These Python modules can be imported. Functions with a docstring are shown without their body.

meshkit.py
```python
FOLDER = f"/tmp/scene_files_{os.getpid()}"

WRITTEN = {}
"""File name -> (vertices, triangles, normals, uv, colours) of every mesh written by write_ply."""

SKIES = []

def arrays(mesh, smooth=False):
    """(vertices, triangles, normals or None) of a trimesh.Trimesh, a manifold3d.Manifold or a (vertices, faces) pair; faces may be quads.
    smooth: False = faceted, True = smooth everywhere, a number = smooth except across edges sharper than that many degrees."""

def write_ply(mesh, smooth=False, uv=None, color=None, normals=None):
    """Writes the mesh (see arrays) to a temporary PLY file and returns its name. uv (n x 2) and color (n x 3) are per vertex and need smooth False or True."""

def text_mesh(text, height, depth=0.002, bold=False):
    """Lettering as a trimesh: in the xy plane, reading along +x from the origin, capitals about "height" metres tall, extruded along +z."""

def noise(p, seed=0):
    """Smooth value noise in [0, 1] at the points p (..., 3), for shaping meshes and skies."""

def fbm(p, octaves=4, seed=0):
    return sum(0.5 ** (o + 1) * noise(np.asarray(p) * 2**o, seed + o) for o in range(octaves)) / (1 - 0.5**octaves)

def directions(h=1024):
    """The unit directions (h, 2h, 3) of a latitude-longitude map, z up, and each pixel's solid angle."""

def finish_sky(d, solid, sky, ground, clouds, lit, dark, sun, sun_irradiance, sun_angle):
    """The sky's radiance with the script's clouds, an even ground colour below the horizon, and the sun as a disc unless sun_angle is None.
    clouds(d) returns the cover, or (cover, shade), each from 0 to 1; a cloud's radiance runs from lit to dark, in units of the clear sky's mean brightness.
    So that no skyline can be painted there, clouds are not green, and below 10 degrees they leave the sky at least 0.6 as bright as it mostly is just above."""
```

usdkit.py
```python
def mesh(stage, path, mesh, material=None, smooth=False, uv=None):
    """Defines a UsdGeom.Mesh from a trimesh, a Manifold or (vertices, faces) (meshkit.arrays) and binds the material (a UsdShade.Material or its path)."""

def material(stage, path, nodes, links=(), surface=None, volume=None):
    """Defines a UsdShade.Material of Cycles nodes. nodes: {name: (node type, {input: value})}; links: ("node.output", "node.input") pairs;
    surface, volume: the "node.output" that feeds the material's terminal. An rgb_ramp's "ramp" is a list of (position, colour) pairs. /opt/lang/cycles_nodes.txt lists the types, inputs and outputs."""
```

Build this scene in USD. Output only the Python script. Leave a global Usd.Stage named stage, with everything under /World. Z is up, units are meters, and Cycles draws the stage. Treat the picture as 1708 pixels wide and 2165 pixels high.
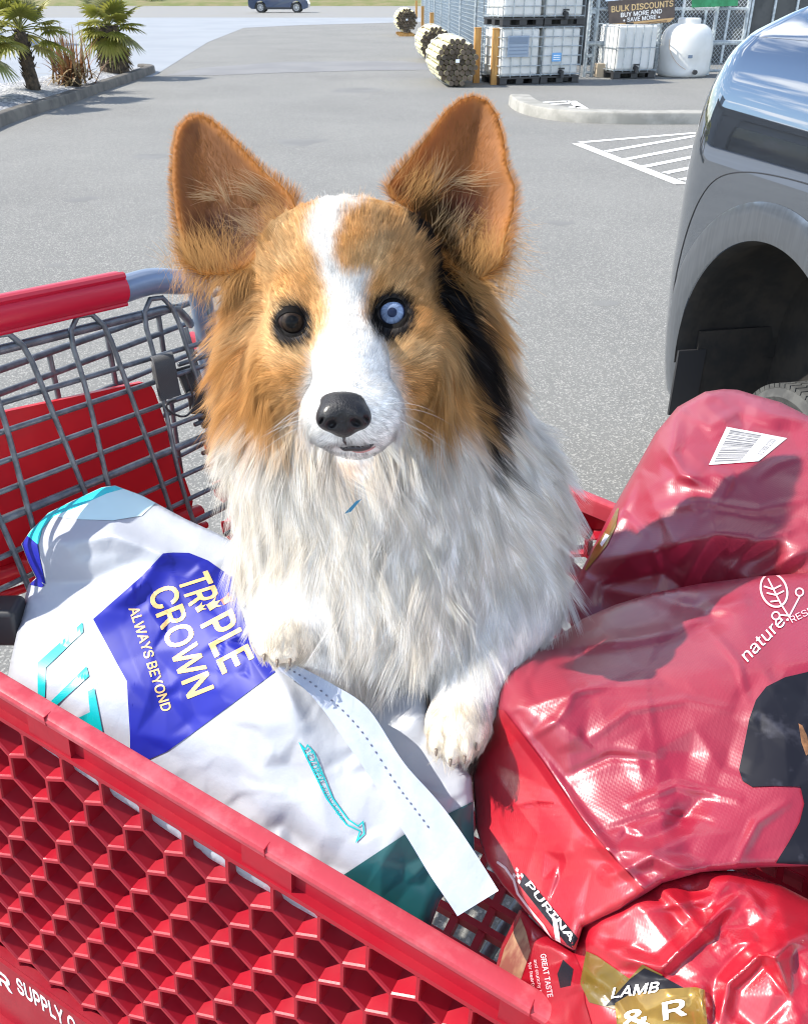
import math
import numpy as np
import trimesh
import shapely
import shapely.geometry as sg
from shapely import affinity
from scipy.interpolate import RBFInterpolator, LinearNDInterpolator
from scipy.spatial import Delaunay, cKDTree
import usdkit, meshkit
from pxr import Usd, UsdGeom, UsdLux, UsdShade, Sdf, Gf, Vt

T = Sdf.ValueTypeNames
stage = Usd.Stage.CreateInMemory()
UsdGeom.SetStageUpAxis(stage, 'Z')
UsdGeom.Xform.Define(stage, '/World')

# ------------------------------------------------------------------ camera, sky, sun, exposure
FPX, CX, CY, EYE = 2300 / 1.23185, 854.0, 1082.5, 1.6
PITCH = math.atan(1363 / 2300.0)
EXPOSURE = 0.84
SUN = np.array([-0.71, 0.02, 0.71]); SUN /= np.linalg.norm(SUN)
SUN_INT, SKY_STR = 1.2, 0.15
cam = UsdGeom.Camera.Define(stage, '/World/camera')
cam.CreateHorizontalApertureAttr(36.0)
cam.CreateFocalLengthAttr(36.0 * FPX / 1708.0)
cam.CreateClippingRangeAttr(Gf.Vec2f(0.05, 5000))
cam.CreateExposureAttr(EXPOSURE)
cam.CreateFStopAttr(60.0)
cam.CreateFocusDistanceAttr(0.78)
cam.AddTranslateOp().Set(Gf.Vec3d(0, 0, EYE))
cam.AddRotateXYZOp().Set(Gf.Vec3f(90 - math.degrees(PITCH), 0, 0))

elev, rot = math.asin(SUN[2]), math.atan2(SUN[0], SUN[1])
skym = usdkit.material(stage, '/World/Looks/sky_look', {
    's': ('sky_texture', {'sky_type': 'single_scattering', 'sun_disc': False, 'sun_elevation': elev, 'sun_rotation': rot, 'aerosol_density': 0.3, 'ozone_density': 2.0}),
    'tc': ('texture_coordinate', {}),
    'sep': ('separate_xyz', {}),
    'zz': ('math', {'math_type': 'maximum', 'value2': 0.06}),
    'dv': ('vector_math', {'math_type': 'divide'}),
    'cz': ('combine_xyz', {}),
    'n': ('noise_texture', {'scale': 1.6, 'detail': 8.0, 'roughness': 0.58, 'distortion': 0.3}),
    'r': ('rgb_ramp', {'ramp': [(0.0, (0, 0, 0)), (0.52, (0, 0, 0)), (0.62, (1, 1, 1)), (1.0, (1, 1, 1))]}),
    'mx': ('mix', {'mix_type': 'mix', 'color2': (9.5, 9.6, 9.9)}),
    'b': ('background_shader', {'strength': SKY_STR})},
    [('tc.generated', 'sep.vector'), ('sep.z', 'zz.value1'), ('zz.value', 'cz.x'), ('zz.value', 'cz.y'), ('zz.value', 'cz.z'),
     ('tc.generated', 'dv.vector1'), ('cz.vector', 'dv.vector2'), ('dv.vector', 'n.vector'), ('n.fac', 'r.fac'), ('r.color', 'mx.fac'),
     ('s.color', 'mx.color1'), ('mx.color', 'b.color')], surface='b.background')
dome = UsdLux.DomeLight.Define(stage, '/World/sky')
UsdShade.MaterialBindingAPI.Apply(dome.GetPrim()).Bind(skym)
dome.GetPrim().SetCustomDataByKey('kind', 'structure')
sun = UsdLux.DistantLight.Define(stage, '/World/sun')
sun.CreateNormalizeAttr(True)
sun.CreateIntensityAttr(SUN_INT)
sun.CreateAngleAttr(0.5)
sun.CreateColorAttr(Gf.Vec3f(1.0, 0.94, 0.84))
rot4 = Gf.Rotation(Gf.Vec3d(0, 0, -1), Gf.Vec3d(*(-SUN)))
sun.AddTransformOp().Set(Gf.Matrix4d(rot4, Gf.Vec3d(0, 0, 0)))

# ------------------------------------------------------------------ helpers
RX = np.array([1.0, 0, 0]); FW = np.array([0, math.cos(PITCH), -math.sin(PITCH)]); UPV = np.array([0, math.sin(PITCH), math.cos(PITCH)])
EYEP = np.array([0, 0, EYE])
B3 = np.stack([RX, UPV, FW])              # rows: view frame axes (right, up, forward)


def v2w(q):                               # view frame -> world
    return np.asarray(q, float) @ B3 + EYEP


def w2v(p):
    return (np.asarray(p, float) - EYEP) @ B3.T


def vat(x, y, Z):                         # view-frame point seen at (x, y) at depth Z
    x, y, Z = np.broadcast_arrays(np.asarray(x, float), np.asarray(y, float), np.asarray(Z, float))
    return np.stack([(x - CX) / FPX * Z, -(y - CY) / FPX * Z, Z], -1)


def at(x, y, Z):
    return v2w(vat(x, y, Z))


def proj(p):
    q = w2v(p)
    return np.stack([CX + FPX * q[..., 0] / q[..., 2], CY - FPX * q[..., 1] / q[..., 2]], -1)


def g(x, y, z=0.0):
    d = v2w(vat(x, y, 1.0)) - EYEP
    return EYEP + (z - EYE) / d[2] * d


_names = {}


def numbered(path):
    k = _names.get(path, -1) + 1
    _names[path] = k
    return path if k == 0 else f'{path}_{k:03d}'


def tag(o, label=None, cat=None, group=None, kind=None):
    p = o.GetPrim() if hasattr(o, 'GetPrim') else o
    for k, v in (('label', label), ('category', cat), ('group', group), ('kind', kind)):
        if v:
            p.SetCustomDataByKey(k, v)
    return o


def obj(name, mesh, mat, parent=None, smooth=False, col=None, kind=None, label=None):
    base = parent.GetPath().pathString if parent is not None else '/World'
    path = numbered(base + '/' + name)
    m = usdkit.mesh(stage, path, mesh, mat, smooth=smooth)
    if col is not None:
        UsdGeom.PrimvarsAPI(m).CreatePrimvar('col', T.Color3fArray, 'vertex').Set(Vt.Vec3fArray.FromNumpy(np.asarray(col, np.float32)))
    if kind:
        tag(m, kind=kind)
    if label:
        tag(m, label=label)
    return m


def thing(name, label, cat, loc=(0, 0, 0), rz=0.0, group=None):
    x = UsdGeom.Xform.Define(stage, numbered('/World/' + name))
    x.AddTranslateOp().Set(Gf.Vec3d(*map(float, loc)))
    x.AddRotateZOp().Set(float(rz))
    return tag(x, label, cat, group)


def dup(src, label, loc, rz=0.0, sc=None, name=None):
    was = src.GetPrim().GetCustomData()
    nm = name or src.GetPrim().GetName()
    x = thing(nm, label, was['category'], loc, rz, was.get('group'))
    if sc:
        x.AddScaleOp().Set(Gf.Vec3f(*sc))
    x.GetPrim().GetReferences().AddInternalReference(src.GetPrim().GetPath())
    x.GetPrim().SetInstanceable(True)
    return x


def local(mesh, t):
    """world-space mesh -> the local space of an unrotated thing at t"""
    m = mesh.copy(); m.apply_translation(-np.asarray(t, float)); return m


cat_ = trimesh.util.concatenate


def box(sx, sy, sz, c=(0, 0, 0), M=None):
    b = trimesh.creation.box([sx, sy, sz]); b.apply_translation(c)
    if M is not None:
        b.apply_transform(M)
    return b


def bevelbox(sx, sy, sz, c=(0, 0, 0), r=0.01):
    import manifold3d as m3
    hx, hy, hz = sx / 2 - r, sy / 2 - r, sz / 2 - r
    pts = []
    for a in (-1, 1):
        for b in (-1, 1):
            for d in (-1, 1):
                for v in trimesh.creation.icosphere(1, r).vertices:
                    pts.append(v + [a * hx, b * hy, d * hz])
    h = m3.Manifold.hull_points(np.array(pts, np.float64)).to_mesh()
    m = trimesh.Trimesh(h.vert_properties[:, :3], h.tri_verts); m.apply_translation(c)
    return m


def tube(pts, r, n=8, closed=False):
    """tube along a polyline"""
    p = np.asarray(pts, float); k = len(p)
    r = np.broadcast_to(np.asarray(r, float), (k,))
    t = np.gradient(p, axis=0); t /= np.linalg.norm(t, axis=1)[:, None] + 1e-12
    up = np.array([0, 0, 1.0]) if abs(t[0, 2]) < 0.9 else np.array([1.0, 0, 0])
    a = np.cross(t[0], up); a /= np.linalg.norm(a)
    vs = []
    for i in range(k):
        a = a - t[i] * (a @ t[i]); a /= np.linalg.norm(a)
        b = np.cross(t[i], a)
        th = np.arange(n) * 2 * math.pi / n
        vs.append(p[i] + r[i] * (np.cos(th)[:, None] * a + np.sin(th)[:, None] * b))
    v = np.vstack(vs + [p[:1], p[-1:]])
    f = []
    for i in range(k - 1):
        for j in range(n):
            q, w = i * n + j, i * n + (j + 1) % n
            f += [(q, w, w + n), (q, w + n, q + n)]
    for j in range(n):
        f += [(k * n, (j + 1) % n, j), (k * n + 1, (k - 1) * n + j, (k - 1) * n + (j + 1) % n)]
    return trimesh.Trimesh(v, np.array(f)[:, ::-1] if False else np.array(f), process=False)


def spline(pts, n=24):
    from scipy.interpolate import CubicSpline
    p = np.asarray(pts, float)
    s = np.r_[0, np.cumsum(np.linalg.norm(np.diff(p, axis=0), axis=1))]
    return CubicSpline(s, p)(np.linspace(0, s[-1], n))


def poly_sheet(pts, z=0.0, size=None):
    poly = sg.Polygon([(q[0], q[1]) for q in pts])
    v, f = trimesh.creation.triangulate_polygon(poly, engine='earcut')
    v = np.c_[v, np.full(len(v), z)]
    if size:
        v, f = trimesh.remesh.subdivide_to_size(v, f, size)
    m = trimesh.Trimesh(v, f, process=False)
    if m.face_normals[0][2] < 0:
        m.invert()
    return m


def extrude(poly, h, z=0.0):
    m = trimesh.creation.extrude_polygon(poly, h, engine='earcut'); m.apply_translation([0, 0, z]); return m


def mat(name, color=(0.5, 0.5, 0.5), rough=0.5, metal=0.0, spec=0.5, coat=0.0, coat_r=0.05, vary=None, vscale=5.0, vdetail=4.0, vlo=0.4, vhi=0.6,
        bump=0.0, bscale=50.0, bdetail=3.0, bdist=0.002, attr=False, trans=0.0, sheen=0.0, rvary=None, coordspace='position', speck=None, aniso=None):
    """principled material with optional noise colour variation, bump, vertex colours and some translucency"""
    N = {'p': ('principled_bsdf', {'base_color': color, 'roughness': rough, 'metallic': metal, 'specular_ior_level': spec, 'coat_weight': coat, 'coat_roughness': coat_r, 'sheen_weight': sheen})}
    L = []
    if coordspace == 'position':
        N['geo'] = ('geometry', {}); src = 'geo.position'
    else:
        N['geo'] = ('texture_coordinate', {}); src = 'geo.object'
    if aniso:
        N['map'] = ('mapping', {'scale': aniso}); L.append((src, 'map.vector')); src = 'map.vector'
    out = None
    if attr:
        N['a'] = ('attribute', {'attribute': 'col'}); out = 'a.color'
    if vary is not None:
        N['n'] = ('noise_texture', {'scale': vscale, 'detail': vdetail, 'roughness': 0.6})
        N['r'] = ('rgb_ramp', {'ramp': [(0, (0, 0, 0)), (vlo, (0, 0, 0)), (vhi, (1, 1, 1)), (1, (1, 1, 1))]})
        N['m'] = ('mix', {'mix_type': 'multiply' if attr else 'mix', 'color1': color, 'color2': vary})
        L += [(src, 'n.vector'), ('n.fac', 'r.fac'), ('r.color', 'm.fac')]
        if out:
            L.append((out, 'm.color1'))
        out = 'm.color'
    if speck is not None:
        sc, c2, lo, hi = speck
        N['sn'] = ('voronoi_texture', {'scale': sc, 'feature': 'f1'})
        N['sb'] = ('rgb_to_bw', {})
        N['sr'] = ('rgb_ramp', {'ramp': [(0, (0, 0, 0)), (lo, (0, 0, 0)), (hi, (1, 1, 1)), (1, (1, 1, 1))]})
        N['sm'] = ('mix', {'mix_type': 'mix', 'color1': color, 'color2': c2})
        L += [(src, 'sn.vector'), ('sn.color', 'sb.color'), ('sb.val', 'sr.fac'), ('sr.color', 'sm.fac')]
        if out:
            L.append((out, 'sm.color1'))
        out = 'sm.color'
    if out:
        L.append((out, 'p.base_color'))
    if bump:
        N['bn'] = ('noise_texture', {'scale': bscale, 'detail': bdetail, 'roughness': 0.6})
        N['bp'] = ('bump', {'strength': bump, 'distance': bdist})
        L += [(src, 'bn.vector'), ('bn.fac', 'bp.height'), ('bp.normal', 'p.normal')]
    if rvary:
        lo, hi, sc = rvary
        N['rn'] = ('noise_texture', {'scale': sc, 'detail': 4.0})
        N['rm'] = ('map_range', {'from_min': 0.35, 'from_max': 0.65, 'to_min': lo, 'to_max': hi, 'clamp': True})
        L += [(src, 'rn.vector'), ('rn.fac', 'rm.value'), ('rm.result', 'p.roughness')]
    surf = 'p.BSDF'
    if trans:
        N['tl'] = ('translucent_bsdf', {'color': color}); N['mc'] = ('mix_closure', {'fac': trans})
        if out:
            L.append((out, 'tl.color'))
        L += [('p.BSDF', 'mc.closure1'), ('tl.BSDF', 'mc.closure2')]
        surf = 'mc.closure'
    return usdkit.material(stage, '/World/Looks/' + name, N, L, surface=surf)


def structure(name, mesh, m, smooth=False, kind='structure', label=None):
    o = obj(name, mesh, m, smooth=smooth); tag(o, label=label, kind=kind); return o

# ------------------------------------------------------------------ ground, roads, verge
rng = np.random.default_rng(7)
asphalt = mat('asphalt', (0.186, 0.186, 0.176), 0.85, vary=(0.142, 0.142, 0.136), vscale=0.45, vdetail=9.0, vlo=0.3, vhi=0.7,
              speck=(150.0, (0.30, 0.295, 0.275), 0.66, 0.78), bump=0.8, bscale=130.0, bdetail=6.0, bdist=0.006, spec=0.35)
asphalt_pale_glare = mat('asphalt_pale_glare', (0.27, 0.29, 0.315), 0.7, vary=(0.235, 0.255, 0.28), vscale=0.35, vdetail=8.0, vlo=0.35, vhi=0.65, bump=0.4, bscale=120.0, bdist=0.004)  # paler paving, with bluish sun glare put into the colour
dark_band_look = mat('dark_band_look', (0.165, 0.165, 0.168), 0.8, vary=(0.19, 0.19, 0.19), vscale=0.8, vdetail=8.0, bump=0.4, bscale=150.0, bdist=0.004)
asphalt_warm = mat('asphalt_warm', (0.22, 0.217, 0.20), 0.8, vary=(0.22, 0.217, 0.212), vscale=0.5, vdetail=8.0, bump=0.4, bscale=120.0, bdist=0.004)
concrete = mat('concrete', (0.33, 0.32, 0.29), 0.85, vary=(0.24, 0.235, 0.21), vscale=4.0, vdetail=8.0, bump=0.4, bscale=60.0, bdist=0.006)
kerb_dark = mat('kerb_dark', (0.12, 0.11, 0.095), 0.9, vary=(0.06, 0.055, 0.05), vscale=3.0, vdetail=8.0, bump=0.4, bscale=60.0, bdist=0.006)
paint = mat('road_paint', (0.78, 0.78, 0.76), 0.6, vary=(0.45, 0.45, 0.44), vscale=14.0, vdetail=8.0, vlo=0.55, vhi=0.72)
gravel_m = mat('gravel', (0.30, 0.31, 0.33), 0.9, vary=(0.16, 0.165, 0.18), vscale=16.0, vdetail=8.0, speck=(28.0, (0.5, 0.5, 0.5), 0.55, 0.75), bump=1.0, bscale=28.0, bdist=0.03)
grass_m = mat('verge_grass', (0.115, 0.135, 0.032), 0.9, vary=(0.19, 0.165, 0.075), vscale=0.5, vdetail=8.0, vlo=0.4, vhi=0.62)
dirt_m = mat('dirt', (0.17, 0.14, 0.09), 0.95, vary=(0.10, 0.085, 0.06), vscale=2.0, vdetail=8.0)

v, f = trimesh.creation.triangulate_polygon(sg.box(-600, -500, 600, 900), engine='earcut')
structure('ground', trimesh.Trimesh(np.c_[v, np.zeros(len(v))], f), asphalt)
q = lambda *xs: [g(x, y)[:2] for x, y in xs]
far = [(-110, 108.0), (110, 108.0)]
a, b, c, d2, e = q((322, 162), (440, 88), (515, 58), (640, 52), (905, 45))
structure('pale_road', poly_sheet([(-90, 9.0), (-7.4, 9.0), (-7.4, a[1]), a, b, c, d2, e, (90, e[1] + 2), (90, 66.0), (-90, 66.0)], 0.004), asphalt_pale_glare)
structure('far_road', poly_sheet([(-120, 66.0), (120, 66.0), (120, 116.0), (-120, 116.0)], 0.004), asphalt_warm)
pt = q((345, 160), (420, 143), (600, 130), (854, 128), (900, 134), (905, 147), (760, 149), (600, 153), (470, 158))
structure('dark_band', poly_sheet(pt, 0.004), dark_band_look)  # long flat band set darker than the lot around it
stain = mat('asphalt_stain_look', (0.172, 0.171, 0.163), 0.75, vary=(0.148, 0.147, 0.141), vscale=3.0, vdetail=8.0, bump=0.6, bscale=130.0, bdist=0.005)
for k, (x, y, r) in enumerate([(640, 300, 0.30), (180, 420, 0.16), (1180, 470, 0.12), (330, 330, 0.22), (1280, 640, 0.07), (960, 250, 0.35), (760, 190, 0.5), (120, 560, 0.06)]):
    c_ = g(x, y); an_ = np.linspace(0, 2 * math.pi, 28, endpoint=False)
    rr_ = r * (0.55 + 0.9 * meshkit.noise(np.c_[np.cos(an_) * 1.4 + k * 5, np.sin(an_) * 1.4, 0 * an_]))
    structure('asphalt_stain', poly_sheet(np.c_[c_[0] + rr_ * np.cos(an_), c_[1] + 0.8 * rr_ * np.sin(an_)], 0.0008), stain)
# the verge beyond the far road: a bank of rough grass with scrub on it
gx, gy = np.meshgrid(np.linspace(-120, 120, 121), np.linspace(112, 175, 33))
gz = 0.012 + np.clip((gy - 112) / 40, 0, 1) ** 0.8 * 2.6 + 0.35 * meshkit.fbm(np.stack([gx * 0.25, gy * 0.25, gx * 0], -1)) * np.clip((gy - 112) / 6, 0, 1)
idx = np.arange(gx.size).reshape(gx.shape)
fq = np.stack([idx[:-1, :-1], idx[:-1, 1:], idx[1:, 1:], idx[1:, :-1]], -1).reshape(-1, 4)
structure('grass_bank', (np.stack([gx, gy, gz], -1).reshape(-1, 3), fq), grass_m, smooth=True)


def bank_z(x, y):
    return 0.012 + np.clip((y - 112) / 40, 0, 1) ** 0.8 * 2.6


def leaf_cloud(n, c, r, size, rng, flat=0.7):
    d = rng.normal(size=(n, 3)); d /= np.linalg.norm(d, axis=1)[:, None]
    p = np.asarray(c) + d * np.asarray(r) * (rng.random(n) ** 0.4)[:, None]
    a = rng.normal(size=(n, 3)); a /= np.linalg.norm(a, axis=1)[:, None]
    b = np.cross(a, rng.normal(size=(n, 3))); b /= np.linalg.norm(b, axis=1)[:, None]
    s = size * (0.5 + rng.random(n))[:, None]
    vv = np.stack([p - a * s, p + b * s * flat * 0.5, p + a * s, p - b * s * flat * 0.5], 1).reshape(-1, 3)
    k = np.arange(n)[:, None] * 4
    return vv, np.vstack([k + [0, 1, 2], k + [0, 2, 3]])


scrub_green = mat('scrub_green', (0.095, 0.120, 0.030), 0.8, vary=(0.15, 0.13, 0.05), vscale=1.3, trans=0.25)
scrub_dry = mat('scrub_dry', (0.17, 0.125, 0.075), 0.9, vary=(0.10, 0.075, 0.05), vscale=1.7, trans=0.15)
ms = {0: [], 1: []}
for k in range(150):
    x, y = rng.uniform(-46, 46), rng.uniform(116, 150)
    h = rng.uniform(0.5, 1.6)
    ms[int(rng.random() < 0.5)].append(trimesh.Trimesh(*leaf_cloud(110, (x, y, bank_z(x, y) + h * 0.45), (h * 1.3, h * 1.1, h * 0.6), 0.22, rng), process=False))
structure('green_scrub', cat_(ms[0]), scrub_green, kind='stuff', label='green scrub bushes along the grass bank past the far road')
structure('dry_scrub', cat_(ms[1]), scrub_dry, kind='stuff', label='dry brown scrub along the grass bank past the far road')

# ------------------------------------------------------------------ painted hatching and the kerb island
def line_sheet(p0, p1, w, w1=None):
    p0, p1 = np.array(p0), np.array(p1); d = p1 - p0; d /= np.linalg.norm(d); n = np.array([-d[1], d[0]]); w1 = w1 or w
    return poly_sheet([p0 - n * w / 2, p1 - n * w1 / 2, p1 + n * w1 / 2, p0 + n * w / 2], 0.0045)


def marks(name, segs, w, label):
    t = thing(name, label, 'road marking')
    for (x0, y0, x1, y1, *ww) in segs:
        obj('stripe', line_sheet(g(x0, y0)[:2], g(x1, y1)[:2], ww[0] if ww else w), paint, t)


marks('hatched_marking', [(1220, 303, 1440, 389, 0.135), (1225, 301, 1600, 270), (1282, 320, 1600, 264), (1322, 337, 1600, 283), (1363, 352, 1600, 304), (1405, 366, 1600, 326), (1440, 380, 1600, 350)], 0.095,
      'white painted hatching on the asphalt beside the dark car, nearer of the two hatched patches')
marks('hatched_marking', [(1088, 219, 1207, 213), (1207, 213, 1250, 240, 0.16), (1140, 222, 1212, 217), (1170, 231, 1226, 224), (1206, 238, 1240, 231)], 0.12,
      'white painted hatching behind the concrete kerb, farther and smaller of the two hatched patches')


def kerb(name, pts, w, h, m, label, n=40, closed_round=True):
    c = spline([np.r_[g(x, y)[:2], 0] for x, y in pts], n)
    t = np.gradient(c, axis=0); t /= np.linalg.norm(t, axis=1)[:, None]; s = np.stack([-t[:, 1], t[:, 0], 0 * t[:, 0]], 1)
    prof = [(-w / 2, 0), (-w / 2 + 0.012, h * 0.82), (-w / 2 + 0.03, h * 0.97), (-w / 2 + 0.05, h), (w / 2 - 0.04, h), (w / 2 - 0.015, h * 0.93), (w / 2, h * 0.8), (w / 2, 0)]
    kk = len(prof)
    vv = np.concatenate([c + s * a_ + np.array([0, 0, b_]) for a_, b_ in prof]).reshape(kk, n, 3)
    vv[:, :, 2] += 0.006 * (meshkit.fbm(vv * 3.0) - 0.5) * (vv[:, :, 2] > 0.03)
    ii = np.arange(kk * n).reshape(kk, n)
    ff = np.stack([ii[:-1, :-1], ii[:-1, 1:], ii[1:, 1:], ii[1:, :-1]], -1).reshape(-1, 4)
    caps = [[ii[j, 0], ii[j + 1, 0], ii[kk - 1, 0], ii[kk - 1, 0]] for j in range(kk - 2)] + [[ii[j + 1, -1], ii[j, -1], ii[kk - 1, -1], ii[kk - 1, -1]] for j in range(kk - 2)]
    msh = trimesh.Trimesh(*meshkit.arrays((vv.reshape(-1, 3), np.vstack([ff, caps])))[:2])
    msh.fix_normals()
    o = obj(name, msh, m, smooth=35); tag(o, label, 'kerb'); return o


kerb('concrete_kerb', [(1098, 220), (1112, 232), (1150, 245), (1210, 254), (1290, 258), (1400, 259), (1560, 259)], 0.36, 0.15, concrete, 'pale concrete kerb with a rounded end in front of the white tanks')
kerb('planter_kerb', [(-60, 292), (0, 263), (60, 242), (125, 222), (200, 195), (270, 171), (312, 156), (318, 151), (300, 149)], 0.20, 0.15, kerb_dark, 'dark weathered kerb edging the palm planting bed')
bed = q((-60, 286), (0, 258), (60, 237), (125, 217), (200, 191), (270, 168), (306, 155), (295, 150), (262, 156), (180, 165), (90, 172), (-60, 200))
gp = sg.Polygon(bed)
bv, bf = trimesh.creation.triangulate_polygon(gp, engine='earcut'); bv, bf = trimesh.remesh.subdivide_to_size(np.c_[bv, np.zeros(len(bv))], bf, 0.35)
bd = shapely.distance(shapely.points(bv[:, :2]), gp.exterior)
bv[:, 2] = 0.09 + 0.09 * np.clip(bd / 0.7, 0, 1) + 0.05 * (meshkit.fbm(bv * 2.0) - 0.5)
bm = trimesh.Trimesh(bv, bf, process=False)
if bm.face_normals[:, 2].mean() < 0:
    bm.invert()
structure('gravel_bed', bm, gravel_m, smooth=True)

# ------------------------------------------------------------------ palms and the sword-leaved shrub
palm_green = mat('palm_leaf', (0.21, 0.225, 0.035), 0.5, vary=(0.29, 0.27, 0.06), vscale=2.5, trans=0.35)
palm_dead = mat('palm_leaf_dead', (0.19, 0.135, 0.07), 0.8, vary=(0.28, 0.22, 0.13), vscale=4.0, trans=0.2)
palm_pale = mat('palm_leaf_pale', (0.24, 0.26, 0.09), 0.5, vary=(0.34, 0.33, 0.18), vscale=3.0, trans=0.3)
trunk_m = mat('palm_trunk', (0.085, 0.06, 0.04), 0.95, vary=(0.035, 0.027, 0.02), vscale=14.0, vdetail=8.0, bump=1.0, bscale=40.0, bdist=0.02)
sword_a = mat('sword_leaf_copper', (0.30, 0.13, 0.045), 0.5, vary=(0.13, 0.055, 0.03), vscale=4.0, trans=0.3)
sword_b = mat('sword_leaf_straw', (0.34, 0.25, 0.12), 0.6, vary=(0.22, 0.15, 0.07), vscale=4.0, trans=0.25)


def fan_leaf(base, az, pitch, pet, R, rng, nb=19, droop=0.25):
    """a fan palm leaf: stalk and a pleated half-disc of blades"""
    d = np.array([math.cos(az) * math.cos(pitch), math.sin(az) * math.cos(pitch), math.sin(pitch)])
    side = np.array([-math.sin(az), math.cos(az), 0.0]); up = np.cross(d, side) * -1
    hub = base + d * pet - np.array([0, 0, 0.10 * pet])
    parts = [tube([base, base + d * pet * 0.55, hub], [0.012, 0.009, 0.007], 5)]
    vv, ff = [], []
    for k in range(nb):
        t = (k / (nb - 1) - 0.5) * math.radians(215)
        dr = d * math.cos(t) + side * math.sin(t)
        r = R * (0.72 + 0.28 * math.cos(t)) * rng.uniform(0.9, 1.05)
        w = 0.045 * R / 0.5
        sd = -d * math.sin(t) + side * math.cos(t)
        rows = []
        for s in (0.0, 0.35, 0.68, 1.0):
            c = hub + dr * r * s - np.array([0, 0, droop * r * s ** 2.2 * rng.uniform(0.8, 1.2)])
            ww = w * (0.25 + 1.6 * s) * (1 - s) ** 0.7 + 0.002
            rows.append((c - sd * ww, c + up * ww * 0.5, c + sd * ww))
        o = len(vv) * 1
        for rr in rows:
            vv += list(rr)
        for i in range(3):
            a0 = o + 3 * i
            ff += [(a0, a0 + 3, a0 + 4), (a0, a0 + 4, a0 + 1), (a0 + 1, a0 + 4, a0 + 5), (a0 + 1, a0 + 5, a0 + 2)]
    parts.append(trimesh.Trimesh(np.array(vv), np.array(ff), process=False))
    return cat_(parts)


def trunk(h, r0, r1, rng, lean=(0, 0)):
    zs = np.linspace(-0.15, h, 22)
    m = tube([[lean[0] * max(z, 0) / h, lean[1] * max(z, 0) / h, z] for z in zs], r0 + (r1 - r0) * np.clip(zs / h, 0, 1) ** 0.8, 14)
    nv = m.vertices; nrm = np.c_[nv[:, :2] - nv[:, :2].mean(0), 0 * nv[:, 0]]; nrm /= np.linalg.norm(nrm, axis=1)[:, None] + 1e-9
    m.vertices = nv + nrm * ((meshkit.fbm(nv * [16, 16, 22]) - 0.4) * 0.06)[:, None]
    stubs = []
    for k in range(70):      # old leaf bases
        z = rng.uniform(0.05, h); a_ = rng.uniform(0, 6.28); r = r0 + (r1 - r0) * z / h
        p = np.array([math.cos(a_) * r + lean[0] * z / h, math.sin(a_) * r + lean[1] * z / h, z])
        stubs.append(tube([p, p + np.array([math.cos(a_) * 0.05, math.sin(a_) * 0.05, 0.07])], [0.014, 0.003], 4))
    return cat_([m] + stubs)


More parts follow.
